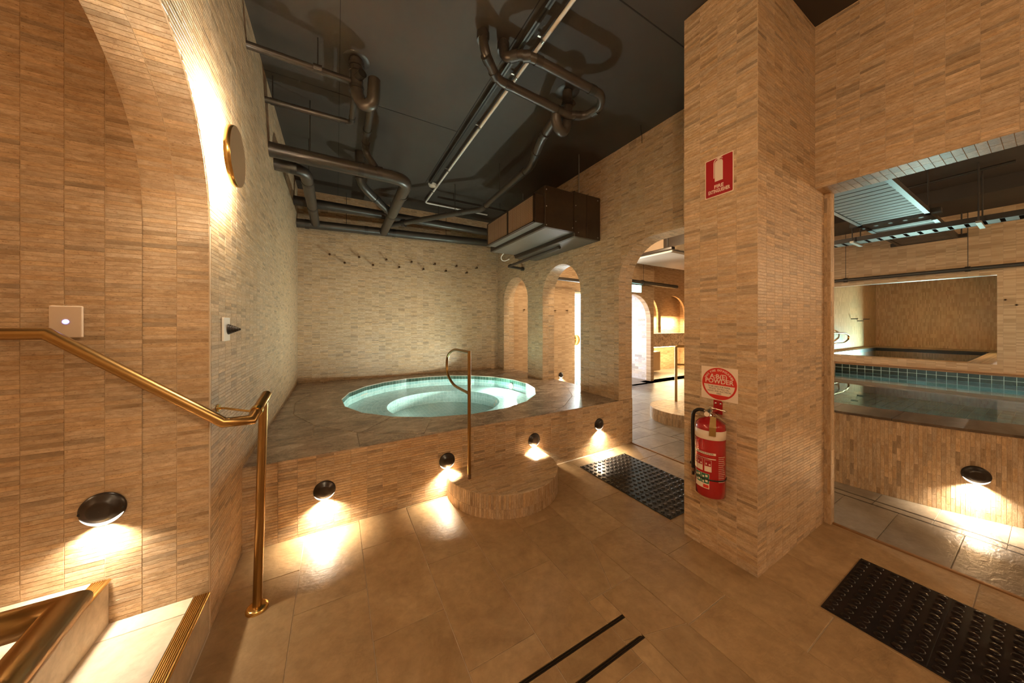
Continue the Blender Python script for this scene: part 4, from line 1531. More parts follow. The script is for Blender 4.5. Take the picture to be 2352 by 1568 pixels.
def wrap(u0, u1, v0, v1, d, mat, name, par=ex):
    """patch on the cylinder; u = degrees from the face towards the camera (clockwise seen from above), v = height"""
    base = math.degrees(math.atan2(-0.984, -1.868))
    n = max(2, int(abs(u1 - u0) / 4))
    vs_, fs = [], []
    for i in range(n + 1):
        a = math.radians(base + u0 + (u1 - u0) * i / n)
        for v in (v0, v1):
            vs_.append(((ER + d) * math.cos(a), (ER + d) * math.sin(a), v))
    for i in range(n):
        fs.append((2 * i, 2 * i + 2, 2 * i + 3, 2 * i + 1))
    m = MB()
    m.add(vs_, fs, True)
    return m.build(name, mat, par)


lb = wrap(-64, 20, 0.242, 0.254, 0.0007, 'sign_white', 'label_bar')
wrap(-64, 20, 0.2315, 0.2355, 0.0007, 'sign_red2', 'label_line', lb)
wrap(-8, 20, 0.218, 0.223, 0.0007, 'sign_white', 'label_bar')


def wrap_text(body, ucen, v, size, mat, k=1.0, par=ex):
    o = text(body, size, mat, par, Matrix.Identity(4), ex=0.0)
    base = math.atan2(-0.984, -1.868)
    for vert in o.data.vertices:
        x, y = vert.co.x * k, vert.co.y
        a = base + math.radians(ucen) + x / ER
        vert.co = ((ER + 0.0013) * math.cos(a), (ER + 0.0013) * math.sin(a), v + y)
    return o


wrap_text('EXTINGUISHER', -22, 0.248, 0.0135, 'print_dark', 0.95)
wrap_text('INSTRUCTIONS', -34, 0.2205, 0.0095, 'sign_white')
for c_ in (-70, -42, -9):
    f_ = wrap(c_ - 13, c_ + 13, 0.148, 0.212, 0.0006, 'sign_white', 'instruction_panel')
    wrap(c_ - 12, c_ + 12, 0.178, 0.211, 0.0010, 'sign_red', 'picture', f_)
    wrap(c_ - 8, c_ - 4, 0.186, 0.196, 0.0013, 'sign_white', 'flame', f_)
    wrap(c_ + 3, c_ + 9, 0.184, 0.192, 0.0013, 'sign_white', 'flame', f_)
gp = wrap(-66, -4, 0.052, 0.135, 0.0006, 'sign_white', 'class_panel')
for (ua, ub, va, vb) in ((-65, -36, 0.108, 0.134), (-34.5, -5, 0.108, 0.134), (-65, -36, 0.080, 0.106), (-34.5, -5, 0.080, 0.106)):
    wrap(ua, ub, va, vb, 0.0010, 'print_green', 'class_square', gp)
    um = (ua + ub) / 2
    wrap(um + 1, um + 10, va + 0.008, vb - 0.006, 0.0014, 'sign_white', 'pictogram', gp)
    wrap(um - 10, um - 3, va + 0.004, vb - 0.012, 0.0014, 'sign_white', 'pictogram', gp)
wrap(-27, -6, 0.056, 0.073, 0.0010, 'sign_red2', 'red_patch', gp)
for i in range(14):
    wrap(30, 62 - (i * 7) % 9, 0.232 - i * 0.0105, 0.2345 - i * 0.0105, 0.0006, 'sign_white', 'small_print')
MB().lathe([(ER + 0.0015, 0.100), (ER + 0.003, 0.101), (ER + 0.003, 0.107), (ER + 0.0015, 0.108)], 56).build('strap', 'rubber', ex)
# valve, gauge, levers
vx = Vector((0, 0, 0.44))
MB().lathe([(0.016, 0.438), (0.016, 0.452), (0.012, 0.455), (0.012, 0.478), (0.0, 0.480)], 24).build('valve', 'chrome', ex)
# along the wall: +Y is away from the camera, hose side; levers point to -Y
lv = MB()
for (y0_, z0_, y1_, z1_, w_, h_) in ((0.020, 0.470, -0.012, 0.490, 0.011, 0.010), (-0.010, 0.488, -0.085, 0.484, 0.009, 0.006)):
    d = Vector((0, y1_ - y0_, z1_ - z0_))
    nn = Vector((0, -d.z, d.y)).normalized() * h_
    a, b = Vector((0, y0_, z0_)), Vector((0, y1_, z1_))
    lv.add([a + X * -w_, a + X * w_, b + X * w_, b + X * -w_, a + X * -w_ - nn, a + X * w_ - nn, b + X * w_ - nn, b + X * -w_ - nn],
           [(0, 1, 2, 3), (7, 6, 5, 4), (0, 4, 5, 1), (1, 5, 6, 2), (2, 6, 7, 3), (3, 7, 4, 0)])
bevel(lv.build('carry_handle', 'chrome', ex), 0.002, 2)
lv = MB()
a, b = Vector((0, -0.005, 0.462)), Vector((0, -0.088, 0.415))
d = (b - a)
nn = Vector((0, -d.z, d.y)).normalized() * 0.007
w_ = 0.010
lv.add([a + X * -w_, a + X * w_, b + X * w_, b + X * -w_, a + X * -w_ - nn, a + X * w_ - nn, b + X * w_ - nn, b + X * -w_ - nn],
       [(0, 1, 2, 3), (7, 6, 5, 4), (0, 4, 5, 1), (1, 5, 6, 2), (2, 6, 7, 3), (3, 7, 4, 0)])
bevel(lv.build('squeeze_lever', 'chrome', ex), 0.002, 2)
gA = Matrix.Translation((-0.014, 0.010, 0.452)) @ frame((-0.85, -0.25, 0.1))
MB().lathe([(0.015, 0.0), (0.0155, 0.010), (0.0135, 0.013)], 28, gA).build('gauge', 'chrome', ex)
MB().lathe([(0.0135, 0.0125), (0.0, 0.013)], 28, gA).build('gauge_dial', 'sign_white', ex)
MB().tube([(-0.002, 0.015, 0.464), (-0.004, 0.035, 0.467)], 0.007, 14).build('hose_coupling', 'chrome', ex)
MB().tube([(-0.004, 0.032, 0.467), (-0.006, 0.062, 0.468), (-0.004, 0.095, 0.445), (0.0, 0.102, 0.38), (0.0, 0.101, 0.20), (0.0, 0.099, 0.105)], 0.0098, 16, bend=0.035).build('hose', 'rubber', ex)
MB().tube([(0.0, 0.099, 0.108), (0.0, 0.099, 0.088)], 0.0108, 16).build('nozzle', 'bronze', ex)
MB().tube([(0.0, 0.099, 0.089), (0.0, 0.099, 0.066)], [0.0085, 0.0075], 16).build('nozzle_tip', 'black', ex)
MB().box(-0.006, 0.006, 0.072, 0.114, 0.128, 0.140).build('hose_clip', 'rubber', ex)
tg = MB()
ta, tb_ = Vector((-0.0735, -0.030, 0.352)), Vector((-0.058, -0.058, 0.352))
tc, td = Vector((-0.030, -0.045, 0.452)), Vector((-0.044, -0.022, 0.452))
tm1, tm2 = Vector((-0.0765, -0.033, 0.400)), Vector((-0.061, -0.061, 0.400))
to_ = Vector((-0.006, -0.004, 0.0))
ks = [ta + to_, tb_ + to_, tm2 + to_, tm1 + to_, tc + to_, td + to_]
tg.add(ks + [k + Vector((-0.0012, -0.0008, 0)) for k in ks], [(0, 1, 2, 3), (3, 2, 4, 5), (9, 8, 7, 6), (11, 10, 8, 9), (0, 6, 7, 1), (1, 7, 8, 2), (3, 9, 6, 0), (5, 11, 9, 3), (2, 8, 10, 4)])
tg.build('inspection_tag', 'tag', ex)
wb = MB()
region(wb, [(-0.024, -0.040), (0.024, -0.040), (0.024, 0.030), (0.016, 0.040), (-0.024, 0.040)], [], lambda u, v, d: Vector((0.083, 0, 0.482)) + (WM @ Vector((u, v, d))), 0.0, 0.004)
wbo = wb.build('wall_bracket', 'red', ex)
for dy in (-0.014, 0.012):
    MB().lathe([(0.006, 0.0), (0.005, 0.002), (0.0, 0.0025)], 12, Matrix.Translation((0.079, dy, 0.503)) @ frame((-1, 0, 0))).build('bolt', 'chrome', wbo)
MB().box(0.010, 0.083, -0.008, 0.008, 0.462, 0.474).build('bracket_arm', 'red', wbo)

# ================================================================== RUBBER MATS
def bump_mesh(r, h, mat, name):
    m = MB().lathe([(r, 0.0), (r * 0.93, h * 0.55), (r * 0.70, h * 0.92), (r * 0.35, h), (0.0, h)], 10)
    me = m.mesh(name)
    me.materials.append(M[mat])
    return me


def mat_(x0, y0, nx, ny, nmod, label, mat, rr, hh, px=0.0513, py=0.0508, jit=0.0):
    w, l = nx * px, ny * py
    t = thing('rubber_mat', label, 'mat', (x0 + w / 2, y0 - l / 2, 0), 'black rubber mats at the thresholds')
    off = Vector((x0 + w / 2, y0 - l / 2, 0))
    bevel(MB(off).box(x0, x0 + w, y0 - l, y0, 0.0, 0.006).build('sheet', mat, t), 0.002, 1)
    for k in range(1, nmod):
        yy = y0 - l * k / nmod
        MB(off).box(x0 + 0.001, x0 + w - 0.001, yy - 0.0012, yy + 0.0012, 0.0055, 0.0066).build('seam', 'hole', t)
    me = bump_mesh(rr, hh, mat, 'stud')
    for i in range(nx):
        for j in range(ny):
            o = bpy.data.objects.new('stud', me)
            COL.objects.link(o)
            o.parent = t
            o.location = (-w / 2 + (i + 0.5) * px, l / 2 - (j + 0.5) * py, 0.006)
            o.rotation_euler = (random.uniform(-jit, jit), random.uniform(-jit, jit), 0)
    return t


mat_(2.008, 2.236, 12, 18, 3, 'studded black rubber mat on the floor before the arched doorway', 'rubber', 0.0150, 0.0065)
mat_(2.016, 0.560, 12, 18, 3, 'glossy wet black rubber mat beside the pillar at the pool opening', 'rubber2', 0.0165, 0.0045, jit=0.12)

# ================================================================== POOL HALL beyond the arcade
hall = struct(MB().box(XD2, 9.6, -2.8, 7.2, -0.12, -0.0045).build('floor_hall', 'deck_grout'))
# stone floor of the hall, nearest pieces single
for i in range(6):
    x0, x1 = 2.948 + i * 0.555, 2.948 + (i + 1) * 0.555
    for j in range(24):
        ya = -0.55 + j * 0.27 + (0.032 if i % 2 == 0 else 0.16)
        yb = ya + 0.27
        if (i == 0 and ya > 4.2) or ya > 4.5:
            continue
        if x1 > 3.45 and ya < 2.2:
            if i == 0:
                poly_tile(hall, rect(x0, 3.50, ya, yb), -0.0045, 0.0, 'hall_floor', 'floor_tile')
            elif i == 1:
                poly_tile(hall, rect(3.512, 3.585, ya, yb), -0.0045, 0.0, 'hall_floor', 'floor_tile')
                poly_tile(hall, rect(3.60, 3.98, ya, yb), -0.0045, 0.0, 'hall_floor', 'floor_tile')
            continue
        poly_tile(hall, rect(x0, x1, ya, yb), -0.0045, 0.0, 'hall_floor', 'floor_tile')
for j in range(6):
    poly_tile(hall, rect(6.28, 9.4, 2.4 + j * 0.42, 2.82 + j * 0.42), -0.0045, 0.0, 'hall_floor', 'floor_tile')
poly_tile(hall, rect(3.0, 9.4, 4.62, 7.0), -0.0045, 0.0, 'hall_floor', 'floor_tile')
for q, (a, b, lab) in enumerate(((3.503, 3.510, 'thin black slot drain in the hall floor, the one farther from the round pool'), (3.587, 3.597, 'thin black slot drain along the foot of the pool wall'))):
    o = MB((a, 0.6, 0)).box(a, b, -1.2, 2.19, -0.0045, -0.0008).build('hall_drain', 'slot', None, loc=(a, 0.6, 0))
    tag(o, lab, 'drain')
for q, (y, lab) in enumerate(((4.53, 'thin black floor slot crossing the hall, nearer the round step'), (4.60, 'thin black floor slot crossing the hall, nearer the white arch'))):
    o = MB((5.5, y, 0)).box(3.6, 8.6, y - 0.006, y + 0.006, -0.0045, 0.0015).build('hall_drain', 'slot', None, loc=(5.5, y, 0))
    tag(o, lab, 'drain')

# --- pool
PH = 0.615
pc, pr = Vector((6.859, 1.339)), 3.1456


def pool_front(y, d=0.0):
    r = pr - d
    return pc.x - math.sqrt(max(0.01, r * r - (y - pc.y) ** 2))


pl = thing('plunge_pool', 'large raised pool with teal water and a bowed mosaic wall', 'pool', (5.5, 0.5, 0))
po = Vector((5.5, 0.5, 0))
ys = [-1.35 + 0.1 * i for i in range(37)]
yl = ys[-1]
outer = [(pool_front(y), y) for y in ys] + [(8.66, yl), (8.66, ys[0])]
inner = [(pool_front(y, 0.375), y) for y in ys if ys[0] + 0.05 < y < yl - 0.05]
inner = inner + [(8.52, inner[-1][1]), (8.60, inner[0][1])]
m = MB(po)
region(m, outer, [inner], Pz, -0.02, PH - 0.018)
pw = m.build('pool_wall', 'grout', pl)
# stone coping
cl = [-1.35, -0.75, -0.15, 0.03, 0.63, 1.03, 1.63, yl]
cl = [-1.35, -0.55, 0.05, 0.64, 0.98, 1.6, yl]
for ya, yb in zip(cl, cl[1:]):
    n = 8
    yy = [ya + 0.0015 + (yb - ya - 0.003) * i / n for i in range(n + 1)]
    pg_ = [(pool_front(y, -0.012), y) for y in yy] + [(pool_front(y, 0.385), y) for y in yy[::-1]]
    region(MB(po), pg_, [], Pz, PH - 0.018, PH).build('coping_slab', 'deck_dark', pl)
# outer wall: upright strips in half bond
m0 = math.acos
alen = lambda y: pr * math.asin((pc.y - y) / pr)


def S_pool(u, v):     # u = arc length growing towards -Y, v = height
    a = u / pr
    return (pc.x - pr * math.cos(a) - po.x, pc.y - pr * math.sin(a) - po.y, v - po.z)


# strips laid upright: swap so the long side runs with z
def S_pool_up(u, v):
    return S_pool(u, v)


tiles(pw, S_pool_up, alen(1.8), alen(-0.5), 0.0, PH - 0.018, 0.0205, 0.098, 'tile_v', nmax=300, name='tile', wo=po, colbond=True)
# inside: waterline band on the far side, teal floor
wz = 0.470
m = MB(po)
region(m, inner, [], Pz, 0.10, 0.155)
pf = m.build('pool_floor', 'pool_grout', pl)
m = MB(po)
m.add([(8.655, ys[0], 0.15), (8.655, yl, 0.15), (8.655, yl, PH + 0.0), (8.655, ys[0], PH)], [(0, 1, 2, 3)])
MB(po).box(8.50, 8.685, ys[0], yl, 0.10, PH - 0.02).build('far_wall', 'pool_grout', pl)
tiles(pl, lambda u, v: (8.50 - po.x, -u - po.y, v), -yl, 0.6, 0.40, PH - 0.02, 0.098, 0.065, 'pool_dark', nmax=100, name='waterline_tile', wo=po, gap=0.006, start_v=PH - 0.02 - 0.065 * 3)
tiles(pl, lambda u, v: (8.50 - po.x, -u - po.y, v), -yl, 0.6, 0.155, 0.40, 0.098, 0.098, 'pool_solid', nmax=0, name='basin_tile', wo=po, gap=0.006)
tiles(pf, lambda u, v: (u - po.x, v - po.y, 0.156), 4.1, 8.48, -0.6, yl - 0.1, 0.098, 0.098, 'pool_solid', nmax=120, name='floor_tile', wo=po, gap=0.007, t=0.004,
      skip=lambda u, v: u < pool_front(v, 0.40) + 0.08)
m = MB(po)
m.box(8.06, 8.49, ys[0] + 0.06, yl - 0.06, 0.155, 0.30)
m.build('seat_ledge', 'pool_dark', pl)
wm2 = MB(po)
wm2.add([(x, y, wz) for x, y in inner], [tuple(range(len(inner)))[::-1]])
wm2.build('water', 'water2', pl)
MB(po).box(8.48, 8.685, ys[0], yl, PH - 0.02, PH).build('far_coping', 'wood_strip', pl)
for y in (-0.9, 0.3, 1.5):
    lamp('pool_lamp', 'AREA', Vector((pool_front(y, 0.40), y, 0.36)) - po, 3.0, (1.0, 1.0, 0.88), pl, size=0.12, aim=(1, 0, -0.40), spread=math.radians(115))
a_ = alen(0.283)
pn = Vector((-math.cos(a_ / pr), -math.sin(a_ / pr), 0))
pp = Vector((pc.x, pc.y, 0)) + pn * (pr + 0.003) + Vector((0, 0, 0.298))
step_light(pp, pn, 'round black step light on the bowed pool wall', 2.6)

# --- far wall of the hall with the deep recess and the upper plunge pool
XF = 8.69
wall_far_o = struct(region(MB(), rect(-2.8, 2.75, -0.1, ZC), [rect(0.452, 2.6, 0.745, 2.106)], Px, XF + 0.14, XF).build('wall_far', 'far_y'))
struct(MB().box(13.6, 13.7, 0.2, 3.2, 0.5, 3.2).build('wall_recess_end', 'far_yv'))
struct(MB().box(XF + 0.14, 13.6, 2.60, 2.7, 0.5, 3.2).build('wall_recess_left', 'far_xv'))
struct(MB().box(XF + 0.14, 13.6, 0.34, 0.452, 0.5, 3.2).build('wall_recess_right', 'far_xv'))
struct(MB().box(XF + 0.14, 13.6, 0.34, 2.7, 3.1, 3.2).build('ceiling_recess', 'ceiling'))
p2 = thing('upper_plunge_pool', 'small upper plunge pool set in the recess behind the large pool', 'pool', (11, 1.5, 0.5))
q2 = Vector((11, 1.5, 0.5))
region(MB(q2), rect(XF + 0.141, 13.598, 0.453, 2.599), [rect(9.05, 12.6, 0.735, 2.42)], Pz, 0.3, 0.740).build('surround', 'far_yv', p2)
region(MB(q2), rect(9.045, 12.605, 0.73, 2.425), [rect(9.06, 12.59, 0.745, 2.41)], Pz, 0.45, 0.741).build('basin_wall', 'pool_dark', p2)
MB(q2).box(9.05, 12.6, 0.735, 2.42, 0.40, 0.50).build('basin_floor', 'pool_solid', p2)
MB(q2).box(9.05, 9.6, 0.745, 2.41, 0.50, 0.62).build('seat_ledge', 'pool_solid', p2)
wm3 = MB(q2)
wm3.add([(9.055, 0.74, 0.70), (12.595, 0.74, 0.70), (12.595, 2.415, 0.70), (9.055, 2.415, 0.70)], [(0, 1, 2, 3)])
wm3.build('water', 'water2', p2)
lamp('pool_lamp', 'AREA', Vector((12.5, 1.6, 0.60)) - q2, 45.0, (0.9, 1.0, 0.9), p2, size=0.12, aim=(-1, 0, 0))
sconce((9.55, 2.597, 1.62), (0, -1, 0), 'disc sconce glowing on the side wall of the plunge recess', 60.0)
sconce((11.2, 0.455, 1.75), (0, 1, 0), 'added unseen disc sconce on the wall of the plunge recess facing the pegs', 150.0)  # hidden sconce added to brighten the end wall of the recess
for q, (x, z) in enumerate(((11.4, 1.50), (11.9, 1.45), (12.4, 1.50))):
    peg((x, 2.597, z), (0, -1, 0), 'tiny dark peg on the side wall of the plunge recess', 'pegs in the plunge recess', L=0.12, r=0.02)
gr2 = thing('grab_rail', 'brass loop grab rail standing on the edge of the upper plunge pool', 'grab rail', (9.6, 2.3, 0.74))
MB((9.6, 2.3, 0.74)).tube([(9.2, 2.49, 0.92), (10.45, 2.49, 0.92), (10.75, 2.49, 1.0), (10.75, 2.49, 1.10), (10.45, 2.49, 1.16), (9.2, 2.49, 1.16)], 0.018, 12, bend=0.14, nb=8).build('loop', 'brass', gr2)
MB((9.6, 2.3, 0.74)).tube([(9.2, 2.49, 0.74), (9.2, 2.49, 1.17)], 0.018, 12).build('post', 'brass', gr2)
for q, (y, z, lab) in enumerate(((0.383, 1.719, 'small brass peg beside the plunge recess, the higher one'), (0.296, 1.638, 'small brass peg beside the plunge recess, the lower one'))):
    peg((XF - 0.002, y, z), (-1, 0, 0), lab, 'pegs beside the plunge recess', L=0.07, r=0.016)

# --- hall ceiling: service rail, mesh panel, cable tray
sp_ = pipe('sprinkler_pipe', 'long dark pipe hung on rods in front of the far mosaic wall', [(8.55, 2.7, 2.205), (8.55, -2.6, 2.235)], 0.030, hang=[((8.55, 2.02, 2.21), 0.02), ((8.55, 0.69, 2.22), 0.02)], rings=[((8.55, 2.02, 2.208), Y, 1.35), ((8.55, 0.69, 2.216), Y, 1.35)])
mp = thing('perforated_panel', 'perforated metal panel hung in a dark frame below the hall soffit', 'panel', (7.0, 1.09, 2.75))
mo = Vector((7.0, 1.09, 2.75))
xa, xb, ya, yb = 5.05, 8.64, 0.80, 1.375
xa = 4.2
for (x0, x1) in ((xa, 6.42), (6.49, xb)):
    n = 18
    for i in range(n):
        y0_ = ya + 0.03 + (yb - ya - 0.06) * i / n
        y1_ = y0_ + (yb - ya - 0.06) / n - 0.010
        pass
    ns_ = max(4, int((x1 - x0) / 0.135))
    for i in range(ns_):
        a = x0 + (x1 - x0) * i / ns_
        b = a + (x1 - x0) / ns_ - 0.022
        MB(mo).box(a, b, ya + 0.025, yb - 0.025, 2.742, 2.752).build('slat', 'rung', mp)
for (x0, x1, y0_, y1_) in ((xa, xb, ya - 0.02, ya + 0.022), (xa, xb, yb - 0.022, yb + 0.02), (6.40, 6.50, ya - 0.10, yb + 0.10), (xb - 0.03, xb + 0.03, ya - 0.10, yb + 0.10)):
    MB(mo).box(x0, x1, y0_, y1_, 2.735, 2.79).build('frame_rail', 'pipe_ring', mp)
for (x, y) in ((5.2, 0.82), (6.45, 0.80), (6.45, 1.40), (8.6, 0.75)):
    MB(mo).tube([(x, y, 2.78), (x, y, ZC)], 0.008, 8).build('hanger_rod', 'pipe_ring', mp)
ct = thing('cable_tray', 'galvanised cable tray slung on rods across the hall', 'cable tray', (6.9, 0.8, 2.62))
co = Vector((6.9, 0.8, 2.62))
for x0 in (6.78, 7.04):
    MB(co).box(x0, x0 + 0.012, -2.6, 2.7, 2.598, 2.665).build('side_rail', 'pipe_ring', ct)
for i in range(28):
    y = -1.1 + i * 0.12
    MB(co).box(6.79, 7.045, y, y + 0.085, 2.600, 2.606).build('rung', 'rung', ct)
for y in (1.52, 0.47):
    MB(co).box(6.70, 7.15, y - 0.02, y + 0.02, 2.572, 2.598).build('bracket', 'steel', ct)
    for x in (6.73, 7.12):
        MB(co).tube([(x, y, 2.59), (x, y, ZC)], 0.007, 8).build('hanger_rod', 'pipe_ring', ct)
tag(MB((6.9, 1.0, 3.25)).tube([(6.93, 1.6, 3.24), (6.90, 0.24, 3.26)], 0.018, 10).build('soffit_pipe', 'pipe_ring', None, loc=(6.9, 1.0, 3.25)), 'thin dark pipe close under the hall soffit above the tray', 'pipe')
bm_ = struct(MB().box(7.6, 8.69, -2.8, 2.7, 3.12, ZC).build('ceiling_beam', 'ceiling'))

# --- hall seen through the doorway: end wall, arch, vanity
struct(MB().box(XD2, 4.70, YC, YC + 0.15, -0.1, ZC).build('wall_hall_end', 'far_x'))
struct(MB().box(4.70, 5.30, YC, YC + 0.15, 2.12, ZC).build('wall_hall_over_door', 'far_x'))
gd = thing('glass_door', 'tall frosted glass door lit by daylight with a round brass pull', 'door', (4.99, YC + 0.06, 0))
MB().box(-0.27, 0.30, 0.0, 0.02, 0.0, 2.06).build('pane', 'glass_door', gd)
for (x0, x1, z0, z1) in ((-0.29, -0.27, 0, 2.10), (0.30, 0.32, 0, 2.10), (-0.29, 0.32, 2.06, 2.10)):
    MB().box(x0, x1, -0.02, 0.03, z0, z1).build('frame', 'white', gd)
MB().lathe([(0.12, 0.0), (0.12, 0.015), (0.0, 0.018)], 32, Matrix.Translation((-0.21, -0.001, 1.0)) @ frame((0, -1, 0))).build('round_pull', 'brass_bright', gd)
lamp('daylight', 'AREA', (0.1, -0.10, 1.1), 45.0, (0.80, 0.92, 1.0), gd, size=0.5, size_y=1.9, aim=(0.2, -1, 0))
for q, (x, z) in enumerate(((3.33, 1.655), (3.62, 1.66), (3.95, 1.62), (4.12, 1.655), (4.45, 1.665))):
    peg((x, YC - 0.002, z), (0, -1, 0), 'small brass peg on the hall wall seen through the arches', 'pegs on the hall wall', L=0.05, r=0.016)
step_light((4.30, YC - 0.003, 0.24), (0, -1, 0), 'round black step light low on the hall wall beyond the middle arch', 1.2)
pipe('hall_pipe', 'short dark pipe high in the hall seen through the middle arch', [(3.2, 5.0, 2.30), (4.9, 5.0, 2.27)], 0.035, hang=[((3.6, 5.0, 2.29), 0.03), ((4.6, 5.0, 2.275), 0.03)])

YF = 4.80
wall_f = struct(region(MB(), rect(5.30, 6.64, -0.1, ZC), [arch_poly(5.33, 6.535, -0.2, 1.45)], Py, YF + 0.12, YF).build('wall_hall_arch', 'far_x'))
struct(MB().box(5.2, 5.30, YF, 7.0, -0.1, ZC).build('wall_passage_left', 'far_y'))
wl = struct(MB().box(6.60, 6.68, YF + 0.02, 7.0, -0.1, ZC).build('wall_passage_right', 'grout'))
tiles(wl, lambda u, v: (6.60, -u, v), -6.2, -(YF + 0.12), 0, 2.3, 0.20, 0.06, 'white_tile', nmax=0, name='wall_tile', bond=0.5)
we = struct(MB().box(5.2, 6.7, 6.2, 6.3, -0.1, ZC).build('wall_passage_end', 'white_tile'))
tiles(we, lambda u, v: (u, 6.2, v), 5.3, 6.6, 0, 2.4, 0.20, 0.06, 'white_tile', nmax=0, name='wall_tile', bond=0.5)
lamp('passage_lamp', 'AREA', (5.45, 5.5, 1.3), 12.0, (0.90, 0.92, 1.0), we, size=0.4, size_y=2.0, aim=(1, 0.1, 0))
es = thing('exit_sign', 'glowing green and white exit sign hung above the white arch', 'sign', (5.93, YF - 0.06, 2.17))
MB().box(-0.17, 0.17, -0.015, 0.015, -0.085, 0.085).build('box', 'white', es)
MB().box(-0.165, 0.165, -0.018, -0.015, -0.08, 0.08).build('lit_face', 'exit', es)
text('EXIT', 0.12, 'exit_green', es, Matrix.Translation((0.02, -0.0185, 0)) @ Matrix.Rotation(PI / 2, 4, 'X'))
pipe('hall_pipe', 'dark pipe across the hall above the lit exit sign', [(5.3, 4.70, 2.33), (7.4, 4.70, 2.29)], 0.045, hang=[((6.15, 4.70, 2.31), 0.04)], rings=[((6.1, 4.70, 2.315), X, 1.3)])
blk = tag(MB((6.2, 3.7, 2.7)).box(5.0, 7.6, 3.35, 4.3, 2.62, ZC).build('bulkhead', 'plaster', None, loc=(6.2, 3.7, 2.7)), 'plain tan plaster bulkhead under the hall soffit', 'bulkhead')
blk2 = tag(MB((5.6, 3.0, 2.8)).box(4.9, 7.0, 2.80, 3.349, 2.66, ZC).build('duct_box', 'ac_dark', None, loc=(5.6, 3.0, 2.8)), 'dark duct box fixed to the hall soffit before the bulkhead', 'duct')
tb = thing('tube_light_batten', 'dark batten light fitting hung under the plaster bulkhead', 'light fitting', (4.9, 3.5, 2.5))
bevel(MB((4.9, 3.5, 2.5)).box(4.45, 4.53, 2.9, 4.35, 2.50, 2.55).build('body', 'black', tb), 0.01, 2)
MB((4.9, 3.5, 2.5)).tube([(4.49, 2.92, 2.485), (4.49, 4.33, 2.485)], 0.014, 12).build('tube', 'white', tb)
for y in (3.0, 4.2):
    MB((4.9, 3.5, 2.5)).tube([(4.49, y, 2.55), (4.49, y, ZC)], 0.008, 8).build('hanger_rod', 'pipe_ring', tb)

# vanity alcove
YV = 5.62
struct(MB().box(6.64, 9.6, YV + 0.30, YV + 0.42, -0.1, ZC).build('wall_vanity', 'far_x'))
wv = struct(region(MB(), rect(6.68, 9.6, 1.12, ZC), [arch_poly(6.72, 7.98, 0.9, 1.60), arch_poly(8.10, 9.3, 0.9, 1.60)], Py, YV + 0.06, YV).build('wall_vanity_arches', 'far_x'))
va = thing('vanity_cabinet', 'oak double door cabinet under the lit marble splashback', 'cabinet', (7.5, YV, 0))
vo = Vector((7.5, YV, 0))
MB(vo).box(6.9, 8.0, YV - 0.05, YV + 0.28, 0.06, 0.60).build('body', 'oak', va)
for (x0, x1) in ((6.95, 7.445), (7.455, 7.96)):
    d = MB(vo).box(x0, x1, YV - 0.068, YV - 0.05, 0.07, 0.59).build('door', 'oak', va)
    MB(vo).box((x1 if x0 < 7 else x0) - 0.02, (x1 if x0 < 7 else x0) + 0.02, YV - 0.082, YV - 0.068, 0.42, 0.56).build('pull', 'brass', d)
tag(MB((8.0, YV, 0.9)).box(6.7, 9.5, YV - 0.06, YV + 0.28, 0.72, 1.10).build('marble_splashback', 'marble', None, loc=(8.0, YV, 0.9)), 'pale veined marble band above the oak cabinets', 'splashback')
tag(MB((8.0, YV, 0.7)).box(6.8, 9.4, YV + 0.05, YV + 0.10, 0.700, 0.715).build('led_strip', 'led_strip', None, loc=(8.0, YV, 0.7)), 'warm light strip hidden below the marble band', 'light strip')
for q, (z, lab) in enumerate(((1.72, 'upper oak shelf in the arched alcove'), (1.40, 'lower oak shelf in the arched alcove'))):
    tag(MB((7.2, YV + 0.2, z)).box(6.72, 7.40, YV + 0.02, YV + 0.30, z - 0.02, z + 0.02).build('shelf', 'oak', None, loc=(7.2, YV + 0.2, z)), lab, 'shelf')
    tag(MB((7.2, YV + 0.2, z - 0.03)).box(6.74, 7.9, YV + 0.25, YV + 0.28, z - 0.035, z - 0.024).build('led_strip', 'led_strip', None, loc=(7.2, YV + 0.2, z - 0.03)), ('warm light strip under the upper alcove shelf', 'warm light strip under the lower alcove shelf')[q], 'light strip')
bk = MB().lathe([(0.0, 0.0), (0.10, 0.0), (0.13, 0.03), (0.135, 0.16), (0.12, 0.20), (0.0, 0.20)], 24)
bko = tag(bk.build('storage_jar', 'white', None, loc=(6.98, YV + 0.16, 1.74)), 'rounded pale jar standing on the upper alcove shelf', 'jar')
bn = thing('waste_bin', 'small dark bin standing beside the oak cabinet', 'bin', (6.78, YV - 0.12, 0))
bevel(MB().box(-0.08, 0.08, -0.08, 0.08, 0.0, 0.34).build('body', 'bronze', bn), 0.01, 2)
MB().box(-0.082, 0.082, -0.082, 0.082, 0.34, 0.36).build('lid', 'black', bn)
for (x, z, e) in ((7.35, 0.66, 13.0), (8.7, 0.66, 10.0), (7.3, 1.32, 9.0), (8.7, 1.5, 16.0), (7.3, 1.64, 9.0)):
    lamp('vanity_glow', 'AREA', (x, YV - 0.02 if z < 1 else YV + 0.10, z), e, (1.0, 0.74, 0.40), va if False else wv, size=1.0, size_y=0.05, aim=(0, -0.5 if z < 1 else 0.6, -1))

# round step of the big pool with its rail
RC2 = Vector((4.33, 2.62, 0))
r2 = thing('round_step', 'round mosaic step with a brass rail beyond the doorway', 'step', RC2)
MB().lathe([(0.0, 0.167), (0.458, 0.167), (0.458, 0.0), (0.0, 0.0)], 64, smooth=False).build('core', 'grout', r2)
tiles(r2, lambda u, v: (0.459 * math.cos(u / 0.459), 0.459 * math.sin(u / 0.459), v), 0, 2 * PI * 0.459, 0, 0.168, 0.0176, TU, 'tile_v', nmax=40, name='riser_tile', wo=RC2)


